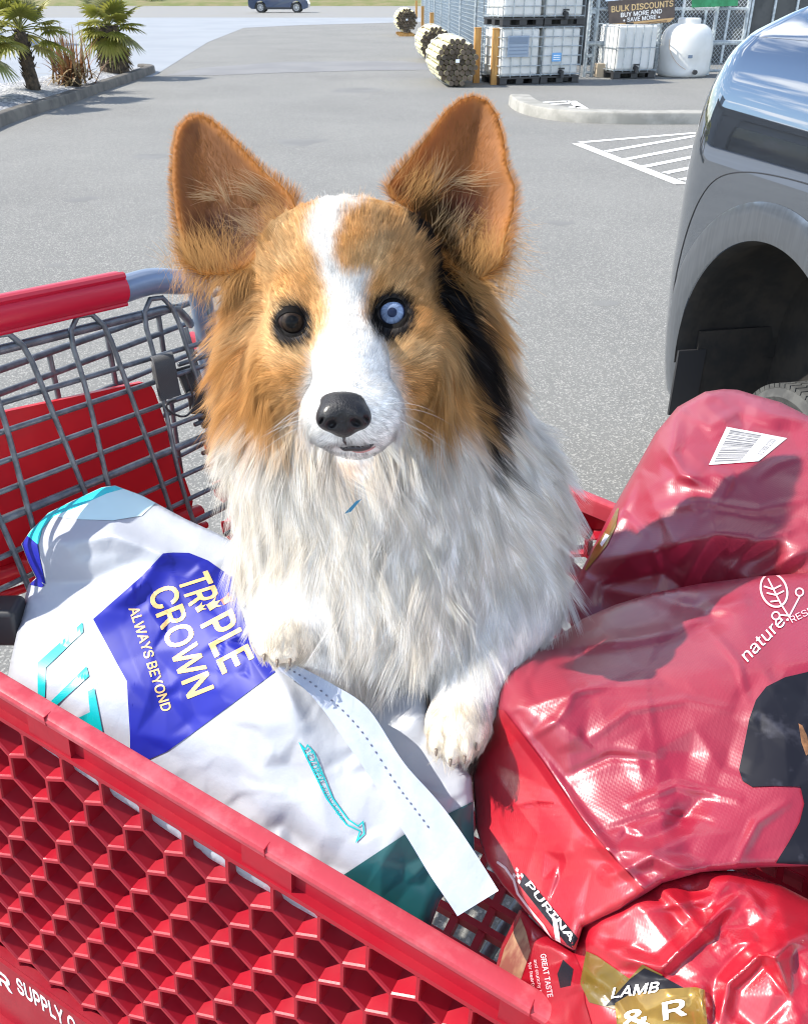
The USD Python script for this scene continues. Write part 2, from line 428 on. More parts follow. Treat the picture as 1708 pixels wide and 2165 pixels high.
def palm(loc, h, r0, r1, R, n, label, seed, skirt=0, lean=(0, 0), pet=0.42, upbias=0.0):
    rg = np.random.default_rng(seed)
    t = thing('fan_palm', label, 'palm tree', loc)
    obj('trunk', trunk(h, r0, r1, rg, lean), trunk_m, t, smooth=True)
    top = np.array([lean[0], lean[1], h])
    for k in range(n):
        u = (k + 0.5) / n
        pitch = math.radians(78 - 112 * u ** (1.15 - upbias)) + rg.normal() * 0.08
        obj('leaf', fan_leaf(top + rg.normal(size=3) * 0.02, k * 2.39996 + rg.normal() * 0.2, pitch, pet * rg.uniform(0.8, 1.15), R * rg.uniform(0.85, 1.1), rg, droop=0.12 + 0.3 * u),
            palm_green if rg.random() < 0.75 else palm_pale, t)
    for k in range(skirt):
        obj('dead_leaf', fan_leaf(top - [0, 0, rg.uniform(0.05, h * 0.6)], rg.uniform(0, 6.28), math.radians(rg.uniform(-80, -50)), pet * 0.5, R * rg.uniform(0.7, 1.1), rg, nb=12, droop=0.2), palm_dead, t)
    return t


pb = g(73, 194, 0.12)
palm(pb + [0, 0, 0], 0.92, 0.105, 0.085, 0.40, 26, 'fan palm with a bare dark trunk and green crown, nearest in the planting bed', 3, lean=(-0.05, 0), pet=0.40)
pb2 = g(243, 152, 0.12)
palm(pb2, 0.85, 0.30, 0.20, 0.46, 24, 'stout fan palm skirted with dead brown leaves at the end of the planting bed', 5, skirt=34, pet=0.36, upbias=0.25)
pb3 = g(-42, 214, 0.12)
palm(pb3, 0.85, 0.11, 0.09, 0.42, 22, 'fan palm cut off by the left edge of the photo, only leaf tips showing', 8, pet=0.42)
sb = g(152, 180, 0.12)
t = thing('sword_leaf_shrub', 'copper brown shrub of spiky sword leaves between the two palms', 'shrub', sb)
rg = np.random.default_rng(12)
for k in range(190):
    az = rg.uniform(0, 6.283); lo = rg.random() < 0.35
    pit = math.radians(rg.uniform(-8, 30) if lo else rg.uniform(35, 88)); L = rg.uniform(0.35, 0.6) if lo else rg.uniform(0.45, 0.85)
    d = np.array([math.cos(az) * math.cos(pit), math.sin(az) * math.cos(pit), math.sin(pit)]); s = np.array([-math.sin(az), math.cos(az), 0]) * rg.uniform(0.014, 0.026)
    b0 = np.r_[rg.normal(size=2) * 0.16, rg.uniform(0.0, 0.3)]
    vv = []
    for u_ in (0, 0.3, 0.6, 0.85, 1.0):
        c = b0 + d * L * u_ - np.array([0, 0, 0.35 * L * u_ ** 2.5 * math.cos(pit)])
        w = (1 - u_) ** 0.6 + 0.02
        vv += [c - s * w, c + s * w]
    ff = [(2 * i, 2 * i + 1, 2 * i + 3) for i in range(4)] + [(2 * i, 2 * i + 3, 2 * i + 2) for i in range(4)]
    obj('leaf', trimesh.Trimesh(np.array(vv), np.array(ff), process=False), sword_b if lo or rg.random() < 0.3 else sword_a, t)
obj('stem', tube([[0, 0, -0.1], [0.02, 0, 0.2], [0, 0.02, 0.38]], [0.16, 0.13, 0.05], 9), trunk_m, t)

# ------------------------------------------------------------------ distant car on the far road
car_paint = mat('car_paint_blue', (0.030, 0.045, 0.085), 0.3, metal=0.3, coat=1.0)
glass_dark = mat('car_glass', (0.015, 0.018, 0.022), 0.05, coat=0.5)
black_rub = mat('black_rubber', (0.018, 0.018, 0.018), 0.7)
black_pl = mat('black_plastic', (0.02, 0.02, 0.022), 0.45)
alloy = mat('alloy', (0.55, 0.56, 0.58), 0.3, metal=0.9)
lamp_red = mat('tail_lamp', (0.35, 0.01, 0.01), 0.2, coat=1.0)
lamp_clear = mat('head_lamp', (0.6, 0.62, 0.65), 0.1, coat=1.0)


def suv(label, loc, rz, L=4.75, Wd=1.9):
    """side profile along +x (front at +x), lofted across the width"""
    t = thing('parked_car', label, 'car', loc, rz)
    top = [(-2.32, 0.42), (-2.36, 0.70), (-2.33, 0.95), (-2.22, 1.10), (-1.95, 1.52), (-1.6, 1.66), (-0.6, 1.71), (0.15, 1.66), (0.55, 1.50), (1.05, 1.12), (1.5, 1.06), (2.05, 0.97), (2.28, 0.82), (2.36, 0.60), (2.33, 0.36), (2.05, 0.25)]
    wheels = [(-1.40, 0.37), (1.42, 0.37)]
    shell = sg.Polygon(top + [(-2.1, 0.26)])
    for wx, wz in wheels:
        shell = shell.difference(sg.Point(wx, wz).buffer(0.44, 24))
    shell = shell.difference(sg.box(-3, -1, 3, 0.24))
    body = extrude(shell, Wd)
    body = body.subdivide()
    bv_ = body.vertices.copy(); y = bv_[:, 2] - Wd / 2
    z = bv_[:, 1]
    tum = np.where(z > 1.02, 1 - 0.26 * np.clip((z - 1.02) / 0.68, 0, 1), 1.0) * (1 - 0.07 * np.clip((np.abs(bv_[:, 0]) - 1.7) / 0.65, 0, 1) ** 2)
    body = trimesh.Trimesh(np.c_[bv_[:, 0], y * tum, z], body.faces)
    body.fix_normals()
    obj('body', body, car_paint, t, smooth=25)
    for sgn in (-1, 1):
        for pts in ([(-1.72, 1.14), (-1.62, 1.5), (-0.72, 1.56), (-0.66, 1.14)], [(-0.58, 1.14), (-0.62, 1.56), (0.1, 1.52), (0.62, 1.14)]):
            w = []
            for x, z in pts:
                tm = 1 - 0.26 * (z - 1.02) / 0.68
                w.append((x, sgn * (Wd / 2 * tm + 0.006), z))
            w = np.array(w); vv = np.vstack([w, w - [0, sgn * 0.03, 0]])
            obj('side_window', trimesh.convex.convex_hull(vv), glass_dark, t)
    ws = np.array([(0.60, s * Wd / 2 * 0.80, 1.49) for s in (-1, 1)] + [(1.06, s * Wd / 2 * 0.92, 1.14) for s in (-1, 1)])
    obj('windscreen', trimesh.convex.convex_hull(np.vstack([ws + [0.012, 0, 0.012], ws - [0.02, 0, 0.02]])), glass_dark, t)
    for wx, wz in wheels:
        for sgn in (-1, 1):
            w = trimesh.creation.annulus(0.235, 0.37, 0.24, sections=32)
            M = trimesh.transformations.rotation_matrix(math.pi / 2, [1, 0, 0]); w.apply_transform(M); w.apply_translation([wx, sgn * (Wd / 2 - 0.13), wz])
            wh = obj('wheel', w, black_rub, t, smooth=40)
            rim = [trimesh.creation.annulus(0.205, 0.24, 0.2, sections=32), trimesh.creation.cylinder(0.05, 0.16)]
            for k in range(10):
                b = box(0.17, 0.035, 0.03, (0.12, 0, 0.05)); b.apply_transform(trimesh.transformations.rotation_matrix(k * math.pi / 5, [0, 0, 1])); rim.append(b)
            rm = cat_(rim); rm.apply_transform(trimesh.transformations.rotation_matrix(-sgn * math.pi / 2, [1, 0, 0])); rm.apply_translation([wx, sgn * (Wd / 2 - 0.13), wz])
            obj('rim', rm, alloy, wh)
    obj('underbody', box(4.0, 1.5, 0.2, (0, 0, 0.36)), black_pl, t)
    for sgn in (-1, 1):
        obj('head_lamp', bevelbox(0.25, 0.28, 0.13, (2.16, sgn * 0.72, 0.80), 0.04), lamp_clear, t, smooth=True)
        obj('tail_lamp', bevelbox(0.12, 0.24, 0.26, (-2.25, sgn * 0.74, 0.92), 0.04), lamp_red, t, smooth=True)
    obj('sill_trim', cat_([box(2.0, 0.05, 0.14, (0.0, s * (Wd / 2), 0.31)) for s in (-1, 1)]), black_pl, t)
    return t


cl = g(592, 25.5)
suv('dark blue car on the far road at the top of the photo', cl, 0.0)

# ------------------------------------------------------------------ the yard: post bundles, timber posts, wire fence, tanks, chain-link gate
rng = np.random.default_rng(21)
timber = mat('timber', (0.50, 0.27, 0.075), 0.7, vary=(0.36, 0.18, 0.05), vscale=6.0, aniso=(6, 6, 0.6), bump=0.3, bscale=40.0)
peeled = mat('peeled_wood', (1, 1, 1), 0.7, attr=True, vary=(0.62, 0.55, 0.45), vscale=10.0, vlo=0.45, vhi=0.7)
galv = mat('galvanised', (0.50, 0.54, 0.56), 0.45, metal=0.5, vary=(0.30, 0.34, 0.36), vscale=12.0)
wire_m = mat('fence_wire', (0.40, 0.45, 0.48), 0.45, metal=0.6)
tank_white = mat('tank_white', (0.84, 0.84, 0.82), 0.45, vary=(0.76, 0.76, 0.73), vscale=2.5, trans=0.15)
plate_blue = mat('label_plate_grey', (0.22, 0.27, 0.34), 0.45)
plate_dark = mat('label_plate_dark', (0.14, 0.18, 0.24), 0.5)
tag_blue = mat('tag_blue', (0.12, 0.30, 0.55), 0.5)
white_p = mat('white_print', (0.78, 0.78, 0.76), 0.5)
strap_m = mat('strap_white', (0.7, 0.7, 0.68), 0.5)


def post_mesh(L, r, rg, dark):
    m = trimesh.creation.cylinder(r, L, sections=9)
    m.apply_transform(trimesh.transformations.rotation_matrix(math.pi / 2, [1, 0, 0])); m.apply_translation([0, L / 2, 0])
    v, f = m.triangles.reshape(-1, 3), np.arange(len(m.faces) * 3).reshape(-1, 3)
    nrm = m.face_normals
    cr = np.array([0.70, 0.66, 0.42]) * rg.uniform(0.82, 1.05)
    dk = np.array([0.085, 0.062, 0.042]) * rg.uniform(0.6, 1.4)
    col = np.where((np.abs(nrm[:, 1]) > 0.9)[:, None], dk, cr)
    return trimesh.Trimesh(v, f, process=False), np.repeat(col, 3, 0)


def post_bundle(c0, c1, r, label, seed, palletted=False):
    rg = np.random.default_rng(seed)
    d = c1 - c0; L = np.linalg.norm(d[:2])
    t = thing('post_bundle', label, 'post bundle', c0, math.degrees(math.atan2(-d[0], d[1])), 'bundles of peeled round posts stacked by the wire fence')
    pr = r / 8.4
    zc = r + (0.12 if palletted else 0.0)
    for i in range(-5, 6):
        for j in range(-6, 7):
            x, z = (i + 0.5 * (j % 2)) * pr * 2.02, j * pr * 1.75
            if math.hypot(x, z) > r - pr * 0.75:
                continue
            m, col = post_mesh(L, pr * rg.uniform(0.92, 1.0), rg, True)
            m.apply_translation([x, rg.uniform(-0.05, 0.05), zc + z])
            obj('post', m, peeled, t, col=col)
    for s in (0.28, 0.75):
        ring = tube([[math.cos(a) * (r + 0.005), L * s, zc + math.sin(a) * (r + 0.005)] for a in np.linspace(0, 6.2832, 33)], 0.008, 6)
        obj('strap', ring, strap_m, t)
    obj('tag', box(0.07, 0.006, 0.06, (0.0, -0.056, zc + 0.03)), white_p, t)
    if palletted:
        for s in (0.04, 0.5, 0.94):
            obj('bearer', box(0.62, 0.09, 0.10, (0, L * s, 0.05)), timber, t)
    return t


for (x, y, bx, by, r, lab, pal) in [(965, 184, 931, 159, 0.42, 'bundle of pale peeled posts with dark ends, nearest of the three by the wire fence', False),
                                    (921, 132, 890, 109, 0.41, 'bundle of pale peeled posts half hidden behind the nearest bundle', False),
                                    (860, 76, 838, 62, 0.43, 'bundle of pale peeled posts on wooden bearers, farthest along the wire fence', True)]:
    p0, p1 = g(x, y), g(bx, by)
    d = p1 - p0; p1 = p0 + d / np.linalg.norm(d) * min(np.linalg.norm(d), 2.0)
    post_bundle(p0, p1, r, lab, int(x), pal)

for (x, yb, w, lab) in [(1006, 174, 0.125, 'square yellow timber post beside the nearest post bundle'), (1043, 178, 0.125, 'square yellow timber post at the left side of the stacked white tanks'),
                        (912, 98, 0.125, 'square yellow timber post rising behind the middle post bundle'), (893, 65, 0.125, 'square yellow timber post between the two far post bundles'), (880, 36, 0.14, 'farthest square timber post at the end of the wire fence')]:
    p = g(x, yb)
    m = bevelbox(w, w, 1.0, (0, 0, 0.45), 0.012)
    m.vertices = m.vertices + (meshkit.noise(m.vertices * 5 + x)[:, None] - 0.5) * 0.012
    t = thing('timber_post', lab, 'post', p, float(rng.uniform(-8, 8)), 'square timber posts along the wire fence')
    obj('shaft', m, timber, t, smooth=30)
    obj('end_cap', bevelbox(w + 0.006, w + 0.006, 0.02, (0, 0, 0.955), 0.006), timber, t)


def wire_grid(w, h, dx, dz, r=0.0035, z0=0.03):
    ms = [box(2 * r, 2 * r, h, (x, 0, z0 + h / 2)) for x in np.arange(0, w + 1e-6, dx)] + [box(w, 2 * r, 2 * r, (w / 2, 2.1 * r, z0 + z)) for z in np.arange(0, h + 1e-6, dz)]
    return cat_(ms)


def fence(name, p0, p1, h, label, dx, dz, posts, r=0.0035):
    d = p1 - p0; L = np.linalg.norm(d[:2])
    t = thing(name, label, 'fence', p0, math.degrees(math.atan2(d[1], d[0])))
    obj('wire_mesh', wire_grid(L, h, dx, dz, r), wire_m, t)
    for s in np.linspace(0, L, posts):
        obj('fence_post', tube([[s, 0.05, -0.2], [s, 0.05, h + 0.08]], 0.03, 10), galv, t, smooth=True)
    return t


fa, fb = g(1052, 166), g(893, 42)
fence('wire_fence', fa, fb, 2.1, 'tall welded wire fence running back from the white tanks behind the timber posts', 0.14, 0.10, 9, 0.005)
off = np.array([0.45, 0.35, 0])
fence('wire_fence', fa + off, fb + off, 2.1, 'second row of welded wire mesh just inside the tall wire fence', 0.16, 0.12, 9, 0.005)
rp = g(1026, 168)
t = thing('wire_roll', 'upright roll of galvanised wire netting between the two nearest timber posts', 'wire roll', rp)
rr = []
for k in range(26):
    a = k / 26 * 6.283
    rr.append(box(0.006, 0.006, 0.80, (math.cos(a) * 0.15, math.sin(a) * 0.15, 0.41)))
obj('upright_wires', cat_(rr), wire_m, t)
obj('ring_wires', cat_([tube([[math.cos(a) * r_, math.sin(a) * r_, z] for a in np.linspace(0, 6.2832, 17)], 0.004, 4) for z in np.linspace(0.02, 0.8, 13) for r_ in (0.15, 0.11)]), wire_m, t)


def tote(name_label, loc, rz, plates=1, W=0.97, Hh=0.99, bars=5, rows=6, valve=True, tagged=False, darkpal=True):
    """white tank in a galvanised cage on a pallet; origin = front left bottom corner, front along +x"""
    t = thing('caged_tank', name_label, 'tank', loc, rz, 'white tanks in wire cages by the chain-link gate')
    D_ = W
    ph = 0.135
    b = bevelbox(W - 0.05, D_ - 0.05, Hh - ph - 0.02, (W / 2, D_ / 2, ph + (Hh - ph) / 2), 0.07)
    obj('tank', b, tank_white, t, smooth=40)
    obj('cap', trimesh.creation.cylinder(0.08, 0.04, sections=20, transform=trimesh.transformations.translation_matrix([W / 2, D_ / 2, Hh - 0.0])), black_pl, t)
    cg = []
    tr = 0.009
    for z in np.linspace(ph + 0.03, Hh - 0.01, rows):
        pts = [(0, 0), (W, 0), (W, D_), (0, D_), (0, 0)]
        for (x0, y0), (x1, y1) in zip(pts[:-1], pts[1:]):
            cg.append(tube([[x0, y0, z], [x1, y1, z]], tr, 6))
    for s in np.linspace(0, 1, bars):
        for (x, y) in ((s * W, 0), (s * W, D_), (0, s * D_), (W, s * D_)):
            cg.append(tube([[x, y, ph], [x, y, Hh]], tr, 6))
    obj('cage', cat_(cg), galv, t)
    pal = [box(W, D_, 0.03, (W / 2, D_ / 2, ph - 0.015))]
    for x in (0.08, W / 2, W - 0.08):
        for y in (0.08, D_ / 2, D_ - 0.08):
            pal.append(box(0.15, 0.14, ph - 0.04, (x, y, (ph - 0.04) / 2 + 0.01)))
    pal.append(box(W, 0.12, 0.02, (W / 2, 0.07, 0.01)))
    obj('pallet', cat_(pal), black_pl if darkpal else galv, t)
    if plates:
        obj('label_plate', box(W * 0.52, 0.008, 0.36, (W * 0.40, -0.016, ph + 0.53)), plate_blue, t)
        obj('plate_print', cat_([box(W * 0.46, 0.004, 0.015, (W * 0.40, -0.022, ph + 0.40 + k * 0.06)) for k in range(4)] + [box(W * 0.46, 0.004, 0.09, (W * 0.40, -0.022, ph + 0.64))]), plate_dark, t)
    if tagged:
        obj('tag', box(0.20, 0.006, 0.15, (W * 0.36, -0.015, ph + 0.33)), tag_blue, t)
        obj('tag_print', cat_([box(0.14, 0.003, 0.012, (W * 0.36, -0.0195, ph + 0.29 + 0.035 * k)) for k in range(3)]), white_p, t)
    if valve:
        v = cat_([tube([[W / 2, 0.03, ph + 0.07], [W / 2, -0.06, ph + 0.06]], 0.045, 12), tube([[W / 2, -0.055, ph + 0.06], [W / 2, -0.065, ph - 0.03]], 0.04, 12), box(0.13, 0.02, 0.03, (W / 2, -0.03, ph + 0.13))])
        obj('valve', v, black_pl, t, smooth=40)
    return t


ta, tb = g(1056, 180), g(1223, 174)
ev = (tb - ta)[:2]; ev /= np.linalg.norm(ev); rz = math.degrees(math.atan2(ev[1], ev[0])); e3 = np.r_[ev, 0]
tw = np.linalg.norm((tb - ta)[:2]) / 2 - 0.01
tote('caged white tank with a grey label plate, lower left of the stack', ta, rz, 1, W=tw, valve=False)
tote('caged white tank with a blue tag and black valve, lower right of the stack', ta + e3 * (tw + 0.02), rz, 0, W=tw, tagged=True)
tote('caged white tank with a grey label plate, upper left of the stack', ta + [0, 0, 1.0], rz, 1, W=tw, valve=False)
tote('caged white tank with a grey label plate and black valve, upper right of the stack', ta + e3 * (tw + 0.02) + [0, 0, 1.0], rz, 1, W=tw)
tote('caged white tank with upright bars standing alone under the banner', g(1296, 167), rz - 6, 0, W=0.94, bars=6, rows=3)

fp0, fp1 = g(1236, 162), g(1560, 157)
fd = fp1 - fp0; fL = np.linalg.norm(fd[:2]); fe = fd / np.linalg.norm(fd); fn = np.array([fe[1], -fe[0], 0.0])
frz = math.degrees(math.atan2(fe[1], fe[0]))
t = thing('chain_link_gate', 'galvanised chain-link fence panel behind the banner and the round white tank', 'fence', fp0, frz)
cl_ = []
HF, sp = 2.3, 0.085
rect = sg.box(0, 0.06, fL, HF)
for s in np.arange(-HF, fL + HF, sp):
    for sg_ in (1, -1):
        ln = sg.LineString([(s, 0), (s + sg_ * HF, HF)]).intersection(rect)
        if ln.is_empty or ln.length < 0.05:
            continue
        (x0, z0), (x1, z1) = ln.coords[0], ln.coords[-1]
        cl_.append(tube([[x0, 0.006 * sg_, z0], [x1, 0.006 * sg_, z1]], 0.0032, 3))
obj('chain_link', cat_(cl_), wire_m, t)
for s in (0.0, 0.16, fL * 0.45, fL * 0.80, fL):
    obj('fence_post', tube([[s, 0.05, -0.2], [s, 0.05, HF]], 0.04, 12), galv, t, smooth=True)
for z in (0.08, 0.62, 1.25, HF):
    obj('rail', tube([[0, 0.05, z], [fL, 0.05, z]], 0.028 if z != 0.62 else 0.05, 10), galv, t, smooth=True)
obj('hinge', cat_([box(0.10, 0.05, 0.06, (0.08, 0.05, z)) for z in (0.4, 1.2)]), galv, t)


def onfence(x, y, lift=0.05):
    d = v2w(vat(x, y, 1.0)) - EYEP; P0 = fp0 + fn * lift
    return EYEP + ((P0 - EYEP) @ fn) / (d @ fn) * d


def fquad(px, lift, th=0.004):
    w = np.array([onfence(x, y, lift) for x, y in px]); vv = np.vstack([w, w - fn * th])
    return trimesh.Trimesh(vv, [(0, 1, 2), (0, 2, 3), (4, 6, 5), (4, 7, 6)] + [(i, i + 4, (i + 1) % 4 + 4) for i in range(4)] + [(i, (i + 1) % 4 + 4, (i + 1) % 4) for i in range(4)])


def ftext(text, p0, p1, hpx, lift, bold=True):
    """lettering on the fence plane between two points, cap height hpx"""
    m = meshkit.text_mesh(text, 1.0, 0.02, bold)
    w = m.bounds[1][0]
    a, b = onfence(*p0, lift), onfence(*p1, lift); up = onfence(p0[0], p0[1] - hpx, lift) - a
    v = m.vertices
    m.vertices = a + (v[:, :1] / w) * (b - a) + v[:, 1:2] * up + v[:, 2:3] * fn * 0.1
    return m


ban_brown = mat('banner_brown', (0.050, 0.035, 0.030), 0.5, vary=(0.085, 0.06, 0.05), vscale=3.0)
ban_gold = mat('banner_gold', (0.60, 0.42, 0.20), 0.5)
ban_orange = mat('banner_orange', (0.55, 0.33, 0.14), 0.5)
ban_pale = mat('banner_pale', (0.55, 0.62, 0.70), 0.5)
ban_white = mat('banner_white', (0.75, 0.73, 0.70), 0.5)
red_flat = mat('banner_red', (0.45, 0.05, 0.04), 0.5)
green_m = mat('sign_green', (0.015, 0.17, 0.06), 0.5, vary=(0.03, 0.25, 0.10), vscale=6.0)
t = thing('banner', 'brown bulk discount banner with pale lettering hung on the chain-link fence', 'banner')
obj('banner_sheet', fquad([(1285, 2), (1427, -12), (1426, 36), (1287, 50)], 0.06), ban_brown, t)
obj('lower_strip', fquad([(1287, 50.2), (1426, 36.2), (1416, 45.5), (1288, 60)], 0.06), ban_orange, t)
obj('upper_strip', fquad([(1278, -30), (1427, -44), (1427, -12.4), (1280, 2)], 0.058), ban_pale, t)
obj('red_corner', fquad([(1286, 52), (1293, 51), (1293, 60), (1286, 61)], 0.066), red_flat, t)
for tx, a, b, h, m in (('BULK DISCOUNTS', (1291, 25), (1423, 12), 12.5, ban_gold), ('BUY MORE AND', (1311, 35.5), (1399, 26.5), 9.0, ban_white), ('• SAVE MORE •', (1316, 46), (1395, 38), 8.5, ban_white)):
    obj('lettering', ftext(tx, a, b, h, 0.064), m, t)
obj('small_print', cat_([fquad([(1300, 57.0 - k * 2.6), (1410, 44.5 - k * 2.6), (1410, 45.6 - k * 2.6), (1300, 58.1 - k * 2.6)], 0.065) for k in (0, 1)]), ban_brown, t)
t = thing('green_sign', 'green sheet tied high on the fence above the round white tank', 'sign')
obj('sheet', fquad([(1462, -40), (1560, -40), (1560, 11), (1462, 15)], 0.06), green_m, t)
obj('tie', tube([onfence(1464, 14, 0.06), onfence(1476, 24, 0.03), onfence(1490, 40, 0.03)], 0.006, 5), black_pl, t)

# round white tank
tc = g(1440, 163) + np.array([0.12, 0.42, 0])
t = thing('round_tank', 'bulging round white plastic tank with a lid beside the dark car', 'tank', tc)
prof = [(0.0, 0.0), (0.47, 0.0), (0.51, 0.03), (0.535, 0.25), (0.55, 0.45), (0.535, 0.66), (0.48, 0.84), (0.37, 0.95), (0.235, 0.985), (0.0, 0.985)]
cs = spline([(r, 0, z) for r, z in prof[1:-1]], 40)
ln = np.vstack([[0, 0], cs[:, [0, 2]], [0, 0.985]])
obj('shell', trimesh.creation.revolve(ln, sections=48), tank_white, t, smooth=40)
obj('lid', trimesh.creation.revolve([[0, 0.98], [0.235, 0.98], [0.235, 1.07], [0.21, 1.09], [0, 1.09]], sections=40), tank_white, t, smooth=30)
obj('valve', tube([[0.10, -0.48, 0.11], [0.11, -0.60, 0.11]], 0.045, 12), black_pl, t)
obj('sticker', box(0.09, 0.006, 0.06, (-0.03, -0.548, 0.40)), plate_dark, t)
obj('rope', tube(spline([(-0.44, -0.31, 0.72), (-0.37, -0.41, 0.4), (-0.2, -0.505, 0.22), (0.0, -0.53, 0.13)], 16), 0.0035, 5), ban_orange, t)
bx = g(1275, 163)
t = thing('cardboard_box', 'small beige box on the ground beside the gate post', 'box', bx + [0, 0.15, 0])
obj('carton', bevelbox(0.30, 0.26, 0.26, (0, 0, 0.13), 0.01), mat('cardboard', (0.42, 0.34, 0.24), 0.8), t)
obj('tape', box(0.302, 0.05, 0.004, (0, 0, 0.261)), ban_pale, t)
# dark shed behind the gate
sh = fp0 - fn * 3.2
t = thing('dark_shed', 'dark shed standing behind the chain-link fence', 'shed', sh, frz)
shed_m = mat('shed_dark', (0.035, 0.038, 0.04), 0.8, vary=(0.07, 0.072, 0.07), vscale=1.6)
obj('wall', box(9, 2.0, 2.0, (4.2, 1.2, 1.0)), shed_m, t)
obj('batten', cat_([box(0.06, 0.05, 2.0, (x, 0.18, 1.0)) for x in np.arange(0, 8.6, 0.6)]), galv, t)
obj('roof', box(9.4, 2.4, 0.10, (4.2, 1.2, 2.06)), galv, t)

# ------------------------------------------------------------------ what the car's side mirrors: a store block, a sign tower and trees off to the left
store_m = mat('store_wall', (0.11, 0.115, 0.125), 0.8, vary=(0.085, 0.09, 0.10), vscale=0.5)
store_trim = mat('store_trim', (0.05, 0.05, 0.055), 0.6)
awn = mat('awning_blue', (0.03, 0.12, 0.42), 0.5)
t = thing('store_building', 'grey store building mirrored in the side of the dark car', 'building', (-30, 29, 0), 42)
obj('wall', box(26, 12, 5.2, (0, 0, 2.6)), store_m, t)
obj('cornice', box(26.4, 12.4, 0.5, (0, 0, 5.45)), store_trim, t)
obj('entrance', cat_([box(0.6, 0.5, 4.6, (x, -6.3, 2.3)) for x in (2.2, 6.2)] + [box(5.2, 0.6, 0.6, (4.2, -6.35, 4.9))]), store_trim, t)
obj('door', box(3.2, 0.2, 3.2, (4.2, -6.05, 1.6)), glass_dark, t)
for k in range(4):
    w = obj('window', box(2.6, 0.12, 2.0, (-10.5 + k * 3.2, -6.03, 1.9)), glass_dark, t)
    obj('frame', cat_([box(2.8, 0.16, 0.1, (-10.5 + k * 3.2, -6.03, z)) for z in (0.85, 2.95)]), store_trim, w)
obj('awning', box(3.0, 1.6, 0.9, (-4.0, -6.7, 3.4)), awn, t)
t = thing('sign_tower', 'tall grey block of a sign tower mirrored in the side of the dark car', 'tower', (-27, 41, 0), 20)
obj('shaft', box(3.2, 2.0, 9.0, (0, 0, 4.5)), store_m, t)
obj('panel', box(2.7, 0.1, 3.2, (0, -1.06, 7.0)), plate_dark, t)
tree_leaf = mat('tree_leaf', (0.045, 0.065, 0.022), 0.7, vary=(0.075, 0.085, 0.03), vscale=1.2, trans=0.25)
for k in range(9):
    x, y = -64 + k * 7.5 + rng.uniform(-2, 2), 62 + 2.5 * k + rng.uniform(-3, 3)
    h = rng.uniform(7, 11)
    if x > -0.5 * y:
        continue
    t = thing('tree', ['tall dark tree', 'broad dark tree', 'low dark tree'][k % 3] + ' mirrored in the car side beyond the store, ' + ['first', 'second', 'third', 'fourth', 'fifth', 'sixth', 'seventh', 'eighth', 'ninth'][k] + ' from the left', 'tree', (x, y, 0))
    obj('trunk', tube([[0, 0, -0.2], [0.1, 0, h * 0.4], [0, 0.1, h * 0.7]], [0.3, 0.22, 0.1], 8), trunk_m, t)
    obj('crown', cat_([trimesh.Trimesh(*leaf_cloud(220, (rng.uniform(-1.6, 1.6), rng.uniform(-1.6, 1.6), h * rng.uniform(0.45, 0.9)), (2.1, 2.1, 1.5), 0.42, rng), process=False) for _ in range(7)]), tree_leaf, t)

# ------------------------------------------------------------------ planar meshing
def mesh_poly(poly, size, extra=None):
    """triangulates a polygon with inner grid points; returns 2D points, triangles, distance to the edge"""
    poly = poly.segmentize(size)
    bp = [np.array(poly.exterior.coords)[:-1]] + [np.array(r.coords)[:-1] for r in poly.interiors]
    x0, y0, x1, y1 = poly.bounds
    X, Y = np.meshgrid(np.arange(x0, x1 + size, size), np.arange(y0, y1 + size, size * 0.866))
    X[1::2] += size / 2
    P = np.c_[X.ravel(), Y.ravel()]
    inner = poly.buffer(-size * 0.55)
    P = P[shapely.contains_xy(inner, P[:, 0], P[:, 1])]
    allp = np.vstack(bp + ([extra] if extra is not None else []) + [P])
    tri = Delaunay(allp).simplices
    c = allp[tri].mean(1)
    tri = tri[shapely.contains_xy(poly, c[:, 0], c[:, 1])]
    a, b, c = allp[tri[:, 0]], allp[tri[:, 1]], allp[tri[:, 2]]
    area = (b[:, 0] - a[:, 0]) * (c[:, 1] - a[:, 1]) - (b[:, 1] - a[:, 1]) * (c[:, 0] - a[:, 0])
    tri = tri[np.abs(area) > 1e-12]; area = area[np.abs(area) > 1e-12]
    tri[area < 0] = tri[area < 0][:, ::-1]
    e = shapely.distance(shapely.points(allp), poly.boundary)
    return allp, tri, e, sum(map(len, bp))


# ------------------------------------------------------------------ the dark car at the right
tk_paint = mat('gloss_dark_paint', (0.24, 0.265, 0.30), 0.03, metal=0.95, coat=0.6, coat_r=0.02, rvary=(0.02, 0.05, 5.0))
tk_dust = mat('dusty_flare', (0.19, 0.205, 0.225), 0.30, metal=0.85, vary=(0.165, 0.178, 0.195), vscale=16.0, aniso=(5, 5, 0.35), coat=0.4, coat_r=0.25)
liner_m = mat('arch_liner', (0.010, 0.0095, 0.009), 0.9, vary=(0.024, 0.020, 0.016), vscale=9.0, bump=0.5, bscale=50.0)
tyre_m = mat('tyre_rubber', (0.075, 0.075, 0.07), 0.8, vary=(0.045, 0.045, 0.043), vscale=20.0)
TP0 = np.array([1.083, 2.8, 0.0]); Te = np.array([-0.195, 1.0, 0]); Te /= np.linalg.norm(Te); Tn = np.array([1.0, 0.195, 0]); Tn /= np.linalg.norm(Tn)
S0, RC = 0.375, 0.42
AS, AZ, AR = -0.119, 0.455, 0.484
ins_z = np.array([0.10, 0.18, 0.26, 0.45, 0.70, 0.95, 1.08, 1.20, 1.30, 1.37, 1.42, 1.45, 1.468])
ins_v = np.array([0.10, 0.06, 0.035, 0.012, 0.0, 0.0, 0.003, 0.014, 0.035, 0.060, 0.086, 0.110, 0.132])
from scipy.interpolate import PchipInterpolator
